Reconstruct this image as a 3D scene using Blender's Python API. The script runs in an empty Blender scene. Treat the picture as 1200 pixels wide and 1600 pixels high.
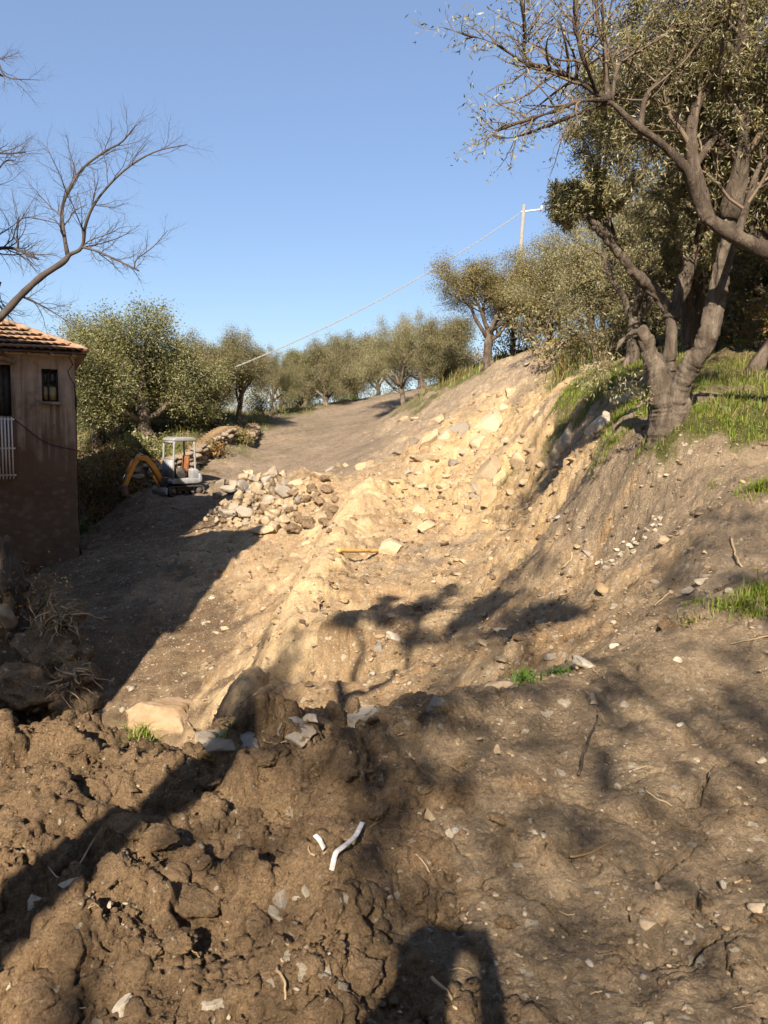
import bpy, bmesh, math, random
import numpy as np
from mathutils import Vector, Matrix, Euler

# ------------------------------------------------------------------ camera, sky, sun
S = bpy.context.scene
COL = S.collection
R = math.radians
F = 1248.0                      # focal length in photo pixels (photo 1200 x 1600)
PITCH, ROLL = R(6.5), R(1.0)
EYE = 1.65
SUN_AZ, SUN_EL = R(11.0), R(34.0)   # direction the light travels (right of +Y), elevation
fw = np.array([0, math.cos(PITCH), -math.sin(PITCH)])
up0 = np.array([0, math.sin(PITCH), math.cos(PITCH)])
rt0 = np.array([1.0, 0, 0])
rt = rt0 * math.cos(ROLL) + up0 * math.sin(ROLL)
upv = up0 * math.cos(ROLL) - rt0 * math.sin(ROLL)
cd = bpy.data.cameras.new('camera')
cam = bpy.data.objects.new('camera', cd)
COL.objects.link(cam)
m = Matrix.Identity(4)
for i in range(3):
    m[i][0], m[i][1], m[i][2] = rt[i], upv[i], -fw[i]
m[2][3] = EYE
cam.matrix_world = m
cd.sensor_fit = 'VERTICAL'
cd.sensor_height = 36
cd.lens = F / 1600 * 36
cd.clip_start, cd.clip_end = 0.05, 60000
S.camera = cam

W = bpy.data.worlds.new('World')
S.world = W
W.use_nodes = True
sky = W.node_tree.nodes.new('ShaderNodeTexSky')
sky.sky_type = 'NISHITA'
sky.sun_disc = False
sky.sun_elevation = SUN_EL
sky.sun_rotation = math.pi + SUN_AZ
sky.air_density, sky.dust_density, sky.ozone_density = 1.0, 0.5, 3.6
bg = W.node_tree.nodes['Background']
hz = W.node_tree.nodes.new('ShaderNodeMixRGB')      # thin even haze over the whole sky
hz.inputs[0].default_value = 0.42
hz.inputs[2].default_value = (2.05, 2.80, 4.60, 1)
W.node_tree.links.new(sky.outputs[0], hz.inputs[1])
W.node_tree.links.new(hz.outputs[0], bg.inputs[0])
bg.inputs[1].default_value = 0.068
sd = bpy.data.lights.new('sun', 'SUN')
sd.energy, sd.angle, sd.color = 5.0, R(0.53), (1.0, 0.885, 0.73)
so = bpy.data.objects.new('sun', sd)
COL.objects.link(so)
trav = Vector((math.sin(SUN_AZ) * math.cos(SUN_EL), math.cos(SUN_AZ) * math.cos(SUN_EL), -math.sin(SUN_EL)))
so.rotation_euler = trav.to_track_quat('-Z', 'Y').to_euler()
so.location = (-3, -20, 20)
S.view_settings.view_transform = 'Standard'
S.view_settings.look = 'None'
S.view_settings.exposure = 1.3
S.view_settings.gamma = 1.0
S.cycles.max_bounces = 6
S.cycles.use_adaptive_sampling = True
S.cycles.adaptive_threshold = 0.02
S.cycles.use_denoising = True

# ------------------------------------------------------------------ numeric helpers
def P(u, v, d):
    """world point seen at photo pixel (u, v), d metres ahead of the camera"""
    a, b = (u - 600) / F, -(v - 800) / F
    r = rt * a + upv * b + fw
    return np.array([0, 0, EYE]) + r * (d / r[1])

def smooth(a, b, x):
    t = np.clip((x - a) / (b - a), 0, 1)
    return t * t * (3 - 2 * t)

def _h(ix, iy, seed):
    n = (ix.astype(np.int64) * 374761393 + iy.astype(np.int64) * 668265263 + seed * 1442695041) & 0xFFFFFFFF
    n = ((n ^ (n >> 13)) * 1274126177) & 0xFFFFFFFF
    n = ((n ^ (n >> 16)) * 2246822519) & 0xFFFFFFFF
    return ((n ^ (n >> 15)) & 0xFFFFFF) / float(0x1000000)

def perlin(x, y, seed=0):
    ix, iy = np.floor(x).astype(np.int64), np.floor(y).astype(np.int64)
    fx, fy = x - ix, y - iy
    sx, sy = fx * fx * fx * (fx * (fx * 6 - 15) + 10), fy * fy * fy * (fy * (fy * 6 - 15) + 10)
    def g(dx, dy):
        a = _h(ix + dx, iy + dy, seed) * 2 * np.pi
        return np.cos(a) * (fx - dx) + np.sin(a) * (fy - dy)
    a = g(0, 0) * (1 - sx) + g(1, 0) * sx
    b = g(0, 1) * (1 - sx) + g(1, 1) * sx
    return 1.5 * (a * (1 - sy) + b * sy)

def fbm(x, y, seed=0, o=4, gain=0.5):
    s, a, f = 0, 1.0, 1.0
    for k in range(o):
        s = s + a * perlin(x * f + 17.3 * k, y * f - 9.1 * k, seed + k)
        a *= gain
        f *= 2.03
    return s

def worley(x, y, seed=0):
    ix, iy = np.floor(x).astype(np.int64), np.floor(y).astype(np.int64)
    f1 = np.full(x.shape, 9.0)
    f2 = np.full(x.shape, 9.0)
    cid = np.zeros(x.shape)
    for dx in (-1, 0, 1):
        for dy in (-1, 0, 1):
            cx, cy = ix + dx, iy + dy
            px = cx + _h(cx, cy, seed)
            py = cy + _h(cx, cy, seed + 7)
            d = np.hypot(px - x, py - y)
            c = _h(cx, cy, seed + 13)
            nw = d < f1
            f2 = np.where(nw, f1, np.minimum(f2, d))
            cid = np.where(nw, c, cid)
            f1 = np.where(nw, d, f1)
    return f1, f2, cid

# ------------------------------------------------------------------ materials
class NT:
    def __init__(s, name):
        s.m = bpy.data.materials.new(name)
        s.m.use_nodes = True
        s.t = s.m.node_tree
        s.b = s.t.nodes['Principled BSDF']
        s.b.inputs['Specular IOR Level'].default_value = 0.25
        s.b.inputs['Roughness'].default_value = 0.9
    def n(s, typ, ins=None, **kw):
        o = s.t.nodes.new('ShaderNode' + typ)
        for k, v in kw.items():
            setattr(o, k, v)
        for k, v in (ins or {}).items():
            if hasattr(v, 'is_output'):
                s.t.links.new(v, o.inputs[k])
            else:
                o.inputs[k].default_value = v
        return o
    def set(s, k, v):
        if hasattr(v, 'is_output'):
            s.t.links.new(v, s.b.inputs[k])
        else:
            s.b.inputs[k].default_value = v
    def coord(s, kind='Object', scale=(1, 1, 1), rot=(0, 0, 0)):
        c = s.n('TexCoord').outputs[kind]
        return s.n('Mapping', {'Vector': c, 'Scale': scale, 'Rotation': rot}).outputs[0]
    def noise(s, vec, scale, detail=4, rough=0.55, dist=0.0):
        return s.n('TexNoise', {'Vector': vec, 'Scale': scale, 'Detail': detail, 'Roughness': rough, 'Distortion': dist}).outputs['Fac']
    def ramp(s, fac, stops):
        r = s.n('ValToRGB', {'Fac': fac})
        e = r.color_ramp.elements
        while len(e) < len(stops):
            e.new(0.5)
        for q, (p, c) in zip(e, stops):
            q.position = p
            q.color = (c, c, c, 1) if isinstance(c, (int, float)) else (*c, 1)
        return r.outputs['Color']
    def mix(s, fac, a, b, mode='MIX'):
        o = s.n('MixRGB', blend_type=mode)
        for k, v in (('Fac', fac), ('Color1', a), ('Color2', b)):
            if hasattr(v, 'is_output'):
                s.t.links.new(v, o.inputs[k])
            else:
                o.inputs[k].default_value = v if not isinstance(v, tuple) else (*v, 1)
        return o.outputs[0]
    def math(s, op, a, b=0.0, c=None):
        o = s.n('Math', operation=op)
        for i, v in enumerate((a, b) if c is None else (a, b, c)):
            if hasattr(v, 'is_output'):
                s.t.links.new(v, o.inputs[i])
            else:
                o.inputs[i].default_value = v
        return o.outputs[0]
    def bump(s, h, strength=0.5, dist=0.02, prev=None):
        d = {'Height': h, 'Strength': strength, 'Distance': dist}
        if prev is not None:
            d['Normal'] = prev
        return s.n('Bump', d).outputs[0]

def plain(name, c, rough=0.8, metal=0.0, var=0.25, sc=6.0, bump=0.2, dirt=None, spec=0.3):
    t = NT(name)
    v = t.coord()
    f = t.noise(v, sc, 5, 0.6)
    lo = tuple(x * (1 - var) for x in c)
    hi = tuple(min(1, x * (1 + var)) for x in c)
    col = t.ramp(f, [(0.3, lo), (0.7, hi)])
    if dirt:
        g = t.noise(v, sc * 0.6, 6, 0.65)
        col = t.mix(t.ramp(g, [(0.48, 0.0), (0.62, 0.8)]), col, dirt)
    t.set('Base Color', col)
    t.set('Roughness', rough)
    t.set('Metallic', metal)
    t.set('Specular IOR Level', spec)
    if bump:
        t.set('Normal', t.bump(t.noise(v, sc * 6, 4), bump, 0.01))
    return t.m

def ground_mat(name='earth', const=None):
    t = NT(name)
    v = t.n('NewGeometry').outputs['Position']
    if const:
        zc = t.n('RGB').outputs[0]
        zc.default_value = (*const, 1)
        rocky = t.n('Value').outputs[0]
        rocky.default_value = 0.05
    else:
        zc = t.n('Attribute', attribute_name='zcol').outputs['Color']
        rocky = t.n('Attribute', attribute_name='rocky').outputs['Fac']
    big = t.noise(v, 0.55, 5, 0.6)
    mid = t.noise(v, 4.0, 6, 0.65)
    fine = t.noise(v, 38.0, 5, 0.7)
    sv = t.n('Mapping', {'Vector': v, 'Scale': (0.7, 2.0, 1.0), 'Rotation': (0, 0, R(-40))}).outputs[0]
    streak = t.noise(sv, 1.5, 6, 0.62, 0.6)
    col = t.mix(1.0, zc, t.ramp(big, [(0.3, 0.80), (0.7, 1.18)]), 'MULTIPLY')
    col = t.mix(0.85, col, t.ramp(mid, [(0.28, (0.62, 0.60, 0.58)), (0.5, (1, 1, 1)), (0.75, (1.28, 1.26, 1.22))]), 'MULTIPLY')
    col = t.mix(0.8, col, t.ramp(fine, [(0.25, 0.55), (0.5, 1.0), (0.78, 1.4)]), 'MULTIPLY')
    col = t.mix(0.75, col, t.ramp(t.noise(v, 120.0, 3, 0.7), [(0.3, 0.62), (0.5, 1.0), (0.7, 1.35)]), 'MULTIPLY')
    # ochre and pale marl streaks down the cut slope
    pale = t.math('MULTIPLY', t.ramp(streak, [(0.50, 0.0), (0.62, 1.0)]), t.math('MULTIPLY', rocky, 0.6))
    col = t.mix(pale, col, (0.56, 0.43, 0.27))
    och = t.math('MULTIPLY', t.ramp(streak, [(0.34, 1.0), (0.43, 0.0)]), t.math('MULTIPLY', rocky, 0.6))
    col = t.mix(och, col, (0.30, 0.17, 0.065))
    # pale stone chips
    wob = t.n('TexNoise', {'Vector': v, 'Scale': 22.0, 'Detail': 3}).outputs['Color']
    vd = t.n('VectorMath', {0: wob, 1: (0.07, 0.07, 0.07)}, operation='MULTIPLY').outputs[0]
    vd = t.n('VectorMath', {0: v, 1: vd}, operation='ADD').outputs[0]
    def chips(scale, th, amt):
        w = t.n('TexVoronoi', {'Vector': vd, 'Scale': scale, 'Randomness': 1.0})
        k = t.n('SeparateColor', {'Color': w.outputs['Color']}).outputs[0]
        near = t.math('LESS_THAN', w.outputs['Distance'], t.math('MULTIPLY', k, 0.34))
        return t.math('MULTIPLY', near, t.math('GREATER_THAN', t.math('ADD', k, t.math('MULTIPLY', rocky, amt)), th))
    for sc, th, am in ((48, 0.95, 0.34), (19, 0.975, 0.36), (9, 1.05, 0.34)):
        col = t.mix(t.math('MULTIPLY', chips(sc, th, am), 0.8), col, (0.55, 0.47, 0.36))
    t.set('Base Color', col)
    t.set('Roughness', 0.95)
    t.set('Specular IOR Level', 0.1)
    h1 = t.noise(v, 16.0, 8, 0.72)
    h2 = t.noise(v, 70.0, 6, 0.7)
    n1 = t.bump(h1, 1.0, 0.06)
    def crumbs(scale):
        w = t.n('TexVoronoi', {'Vector': vd, 'Scale': scale, 'Randomness': 1.0}).outputs['Distance']
        return t.math('SUBTRACT', 1.0, t.math('POWER', w, 1.6))
    n2 = t.bump(crumbs(30.0), 0.8, 0.022, n1)
    n2 = t.bump(crumbs(72.0), 0.9, 0.011, n2)
    n2 = t.bump(t.noise(v, 140.0, 5, 0.75), 0.9, 0.006, n2)
    t.set('Normal', t.bump(h2, 0.9, 0.010, n2))
    return t.m

def stone_mat(name, base, alt, dark):
    t = NT(name)
    v = t.coord()
    rnd = t.n('ObjectInfo').outputs['Random']
    f = t.noise(v, 3.0, 6, 0.62)
    col = t.mix(t.ramp(f, [(0.42, 0.0), (0.60, 1.0)]), base, alt)
    col = t.mix(t.ramp(t.noise(v, 7.0, 6, 0.7), [(0.56, 0.0), (0.72, 0.7)]), col, dark)
    col = t.mix(t.ramp(t.noise(v, 1.6, 7, .7), [(.46, 0.0), (.62, .65)]), col, (0.30, 0.215, 0.135))
    col = t.mix(1.0, col, t.ramp(rnd, [(0.0, 0.70), (1.0, 1.12)]), 'MULTIPLY')
    t.set('Base Color', col)
    t.set('Normal', t.bump(t.noise(v, 9.0, 8, 0.7), 0.6, 0.05))
    return t.m

def leaf_mat(name, top, under, yellow=None, ymix=0.12, trans=0.25):
    t = NT(name)
    g = t.n('NewGeometry')
    r = g.outputs['Random Per Island']
    v = t.coord()
    cl = t.noise(v, 0.9, 3)
    c1 = t.mix(1.0, top, t.ramp(r, [(0.0, 0.55), (1.0, 1.5)]), 'MULTIPLY')
    c1 = t.mix(1.0, c1, t.ramp(cl, [(0.3, (0.75, 0.78, 0.8)), (0.7, (1.3, 1.2, 1.0))]), 'MULTIPLY')
    c2 = t.mix(1.0, under, t.ramp(r, [(0.0, 0.7), (1.0, 1.25)]), 'MULTIPLY')
    c = t.mix(g.outputs['Backfacing'], c1, c2)
    if yellow:
        c = t.mix(t.math('LESS_THAN', r, ymix), c, yellow)
    t.set('Base Color', c)
    t.set('Roughness', 0.5)
    t.set('Specular IOR Level', 0.35)
    tr = t.n('BsdfTranslucent', {'Color': t.mix(1.0, c, (1.1, 1.1, 0.55), 'MULTIPLY')})
    ms = t.n('MixShader', {0: trans})
    t.t.links.new(t.b.outputs[0], ms.inputs[1])
    t.t.links.new(tr.outputs[0], ms.inputs[2])
    t.t.links.new(ms.outputs[0], t.t.nodes['Material Output'].inputs['Surface'])
    return t.m

def bark_mat(name, a, b, sc=7.0):
    t = NT(name)
    v = t.coord(scale=(1, 1, 0.28))
    f = t.noise(v, sc, 7, 0.7, 0.6)
    col = t.ramp(f, [(0.3, tuple(x * 0.35 for x in a)), (0.48, a), (0.68, b)])
    lich = t.noise(t.coord(), 5.0, 6, 0.7)
    col = t.mix(t.ramp(lich, [(0.6, 0.0), (0.72, 0.6)]), col, (0.30, 0.27, 0.17))
    t.set('Base Color', col)
    n1 = t.bump(f, 1.0, 0.09)
    t.set('Normal', t.bump(t.noise(v, sc * 4, 6, .7), 0.9, 0.03, n1))
    return t.m

M = {}
M['ground'] = ground_mat()
M['pale'] = stone_mat('pale_limestone', (0.42, 0.305, 0.182), (0.49, 0.39, 0.265), (0.28, 0.19, 0.11))
M['grey'] = stone_mat('grey_limestone', (0.30, 0.265, 0.22), (0.37, 0.32, 0.25), (0.18, 0.145, 0.105))
M['ochre'] = stone_mat('ochre_marl', (0.37, 0.25, 0.135), (0.43, 0.31, 0.18), (0.26, 0.155, 0.075))
M['browned'] = stone_mat('brown_stained_rock', (0.245, 0.165, 0.092), (0.31, 0.22, 0.135), (0.15, 0.095, 0.05))
M['white'] = stone_mat('white_stone', (0.50, 0.43, 0.33), (0.58, 0.51, 0.41), (0.36, 0.28, 0.19))
M['clod'] = ground_mat('earth_clod', (0.305, 0.206, 0.118))
M['bark'] = bark_mat('olive_bark', (0.115, 0.088, 0.064), (0.225, 0.182, 0.138))
M['barkdark'] = bark_mat('dark_bark', (0.085, 0.062, 0.045), (0.165, 0.128, 0.095))
M['twig'] = plain('twig_bark', (0.13, 0.095, 0.065), 0.9, var=0.4, sc=3, bump=0)
M['greytwig'] = plain('grey_twig_bark', (0.07, 0.056, 0.048), 0.9, var=0.35, sc=3, bump=0)
M['leaf'] = leaf_mat('olive_leaf', (0.135, 0.125, 0.052), (0.22, 0.205, 0.125), (0.22, 0.15, 0.07), 0.12, .3)
M['leafyel'] = leaf_mat('yellowish_olive_leaf', (0.150, 0.128, 0.042), (0.22, 0.19, 0.09), (0.21, 0.14, 0.06), 0.16)
M['leafgreen'] = leaf_mat('green_olive_leaf', (0.130, 0.132, 0.044), (0.21, 0.205, 0.11), (0.20, 0.16, 0.06), 0.08)
M['leafsil'] = leaf_mat('silver_olive_leaf', (0.14, 0.13, 0.052), (0.30, 0.275, 0.165), (0.24, 0.18, 0.07), 0.10)
M['leafdry'] = leaf_mat('dry_brown_leaf', (0.19, 0.10, 0.035), (0.22, 0.14, 0.06), (0.10, 0.11, 0.03), 0.25)
M['grass'] = leaf_mat('bright_grass', (0.17, 0.235, 0.022), (0.17, 0.22, 0.035), (0.27, 0.22, 0.09), 0.22, 0.35)
M['drygrass'] = leaf_mat('dry_grass', (0.20, 0.15, 0.06), (0.22, 0.17, 0.08), (0.10, 0.13, 0.03), 0.35, 0.3)
M['herb'] = leaf_mat('herb_leaf', (0.06, 0.13, 0.015), (0.10, 0.17, 0.03), None, 0, 0.35)
M['straw'] = plain('dead_twig', (0.33, 0.24, 0.14), 0.9, var=0.3, sc=20, bump=0)
M['wood'] = plain('weathered_wood', (0.27, 0.19, 0.115), 0.9, var=0.35, sc=9, bump=0.5)

# ------------------------------------------------------------------ mesh helpers
class MB:
    """collects vertices and faces into one mesh"""
    def __init__(s):
        s.v, s.f, s.n = [], {3: [], 4: []}, 0
    def add(s, V, Fs):
        V = np.asarray(V, float).reshape(-1, 3)
        for fa in (Fs if isinstance(Fs, list) else [Fs]):
            fa = np.asarray(fa)
            if fa.size:
                s.f[fa.shape[1]].append(fa + s.n)
        s.v.append(V)
        s.n += len(V)
        return s
    def mesh(s, name, smooth=False):
        me = bpy.data.meshes.new(name)
        V = np.concatenate(s.v) if s.v else np.zeros((0, 3))
        me.vertices.add(len(V))
        me.vertices.foreach_set('co', V.astype(np.float32).ravel())
        idx, st, o = [], [], 0
        for k in (3, 4):
            if s.f[k]:
                a = np.concatenate(s.f[k]).astype(np.int32)
                idx.append(a.ravel())
                st.append(o + np.arange(len(a)) * k)
                o += a.size
        if idx:
            idx, st = np.concatenate(idx), np.concatenate(st)
            me.loops.add(len(idx))
            me.loops.foreach_set('vertex_index', idx.astype(np.int32))
            me.polygons.add(len(st))
            me.polygons.foreach_set('loop_start', st.astype(np.int32))
            if smooth:
                me.polygons.foreach_set('use_smooth', np.ones(len(st), bool))
        me.update(calc_edges=True)
        return me
    def build(s, name, mat, parent=None, smooth=False):
        return link(name, s.mesh(name, smooth), mat, parent)

def link(name, me, mat=None, parent=None, loc=None, rot=None, scale=None):
    o = bpy.data.objects.new(name, me)
    COL.objects.link(o)
    if mat is not None and me is not None and not me.materials:
        me.materials.append(M[mat] if isinstance(mat, str) else mat)
    if parent is not None:
        o.parent = parent
    if loc is not None:
        o.location = [float(q) for q in loc]
    if rot is not None:
        o.rotation_euler = rot
    if scale is not None:
        o.scale = scale
    return o

def tag(o, label=None, cat=None, group=None, kind=None):
    for k, v in (('label', label), ('category', cat), ('group', group), ('kind', kind)):
        if v:
            o[k] = v
    return o

def empty(name, loc, label, cat, group=None, rz=0.0, scale=None):
    o = bpy.data.objects.new(name, None)
    COL.objects.link(o)
    o.empty_display_size = 0.2
    o.location = [float(q) for q in loc]
    o.rotation_euler = (0, 0, rz)
    if scale is not None:
        o.scale = (scale,) * 3 if not isinstance(scale, tuple) else scale
    return tag(o, label, cat, group)

def norm(v):
    v = np.asarray(v, float)
    return v / (np.linalg.norm(v, axis=-1, keepdims=True) + 1e-9)

def add_tube(mb, pts, rad, sides=6, cap=True):
    pts = np.asarray(pts, float)
    rad = np.broadcast_to(np.asarray(rad, float), (len(pts),))
    tg = norm(np.gradient(pts, axis=0))
    ref = np.array([0, 0, 1.0]) if abs(tg[:, 2]).mean() < 0.8 else np.array([1.0, 0, 0])
    a = norm(np.cross(tg, ref))
    b = np.cross(tg, a)
    an = np.arange(sides) / sides * 2 * np.pi
    V = pts[:, None] + rad[:, None, None] * (a[:, None] * np.cos(an)[None, :, None] + b[:, None] * np.sin(an)[None, :, None])
    n = len(pts)
    i = np.arange(n - 1)[:, None] * sides
    j = np.arange(sides)[None]
    k = (j + 1) % sides
    f = np.stack([i + j, i + sides + j, i + sides + k, i + k], -1).reshape(-1, 4)
    V = V.reshape(-1, 3)
    fs = [f]
    if cap:
        V = np.concatenate([V, pts[-1:], pts[:1]])
        j1 = np.arange(sides)
        fs.append(np.stack([(n - 1) * sides + j1, np.full(sides, n * sides), (n - 1) * sides + (j1 + 1) % sides], -1))
        fs.append(np.stack([(j1 + 1) % sides, np.full(sides, n * sides + 1), j1], -1))
    mb.add(V, fs)

def box(mb, c, s, rz=0.0, bev=0.0, ry=0.0, rx=0.0):
    bm = bmesh.new()
    bmesh.ops.create_cube(bm, size=1.0)
    bmesh.ops.scale(bm, vec=Vector(s), verts=bm.verts)
    if bev:
        bmesh.ops.bevel(bm, geom=bm.edges[:], offset=bev, segments=2, affect='EDGES', profile=0.5)
    add_bm(mb, bm, Matrix.Translation(Vector([float(q) for q in c])) @ Euler((rx, ry, rz)).to_matrix().to_4x4())

def add_bm(mb, bm, mat=None):
    if mat is not None:
        bm.transform(mat)
    bmesh.ops.triangulate(bm, faces=[f for f in bm.faces if len(f.verts) > 4])
    bm.verts.index_update()
    V = [v.co[:] for v in bm.verts]
    t = [[v.index for v in f.verts] for f in bm.faces if len(f.verts) == 3]
    q = [[v.index for v in f.verts] for f in bm.faces if len(f.verts) == 4]
    mb.add(V, [np.array(x) for x in (t, q) if x])
    bm.free()

def prism(mb, prof, axis_mat, w, bev=0.0):
    """extrude a closed profile (x, z) by width w along y, placed by axis_mat"""
    bm = bmesh.new()
    vs = [bm.verts.new((x, -w / 2, z)) for x, z in prof]
    f = bm.faces.new(vs)
    r = bmesh.ops.extrude_face_region(bm, geom=[f])
    bmesh.ops.translate(bm, vec=(0, w, 0), verts=[g for g in r['geom'] if isinstance(g, bmesh.types.BMVert)])
    bmesh.ops.recalc_face_normals(bm, faces=bm.faces[:])
    if bev:
        bmesh.ops.bevel(bm, geom=bm.edges[:], offset=bev, segments=2, affect='EDGES', profile=0.5)
    add_bm(mb, bm, axis_mat)

_ico = {}
def ico(n):
    if n not in _ico:
        bm = bmesh.new()
        bmesh.ops.create_icosphere(bm, subdivisions=n, radius=1.0)
        bm.verts.index_update()
        _ico[n] = (np.array([v.co[:] for v in bm.verts]), np.array([[v.index for v in f.verts] for f in bm.faces]))
        bm.free()
    return _ico[n]

def sn3(p, seed, f):
    """cheap smooth 3-D noise from three 2-D slices"""
    return (perlin(p[:, 0] * f + seed, p[:, 1] * f, seed) + perlin(p[:, 1] * f, p[:, 2] * f + seed, seed + 1)
            + perlin(p[:, 2] * f - seed, p[:, 0] * f, seed + 2)) / 2

def rock_geo(seed, n=3, cuts=16, lo=0.34, hi=0.60, rough=0.03, sq=(1, 1, 0.78)):
    rng = np.random.default_rng(seed)
    V, Fa = ico(n)
    V = V.copy()
    for k in range(cuts):
        d = norm(rng.normal(size=3))
        off = rng.uniform(lo, hi)
        V = V - np.maximum(0, V @ d - off)[:, None] * d
    V = V / np.abs(V).max(0)
    V = V * (1 + rough * (sn3(V, seed, 2.1) + 0.7 * sn3(V, seed + 5, 5.1) + 1.2 * (.3 - np.abs(sn3(V, seed + 8, 3.2)))))[:, None]
    return V * np.array(sq), Fa

def rock_mesh(name, seed, smooth=False, **k):
    return MB().add(*rock_geo(seed, **k)).mesh(name, smooth)

def clod_geo(seed, n=3):
    rng = np.random.default_rng(seed)
    V, Fa = ico(n)
    V = V.copy()
    for k in range(5):
        d = norm(rng.normal(size=3))
        V = V - np.maximum(0, V @ d - rng.uniform(.55, .9))[:, None] * d
    bl = lambda sd_, f: .45 - np.abs(sn3(V, sd_, f)) * 1.5
    r = 0.9 + 0.30 * bl(seed, 1.2) + 0.20 * bl(seed + 3, 2.7) + 0.13 * bl(seed + 6, 5.6) + 0.08 * bl(seed + 9, 11.0)
    return V * r[:, None] * np.array((1, 1, 0.8)), Fa

# ------------------------------------------------------------------ terrain
ZONES = {  # colour, rocky, clods, cracks, relief
    'm': ((0.290, 0.194, 0.110), 0.05, 1.0, 0.1, 0.3),
    'M': ((0.355, 0.262, 0.166), 0.20, 0.30, 1.0, 0.3),
    'g': ((0.325, 0.245, 0.165), 0.28, 0.12, 0.35, 0.42),
    'y': ((0.575, 0.392, 0.205), 0.95, 0.12, 0.0, 1.0),
    'Y': ((0.690, 0.495, 0.280), 0.40, 0.02, 0.0, 0.30),
    'b': ((0.415, 0.283, 0.160), 0.75, 0.15, 0.0, 0.6),
    't': ((0.165, 0.113, 0.070), 0.30, 0.10, 0.0, 0.25),  # terrace soil, darkened in colour to deepen the shade lying on it
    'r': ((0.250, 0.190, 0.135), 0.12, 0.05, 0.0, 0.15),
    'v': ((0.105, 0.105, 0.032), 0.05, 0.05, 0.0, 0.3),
    'd': ((0.140, 0.098, 0.055), 0.10, 0.20, 0.0, 0.6),
}
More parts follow.
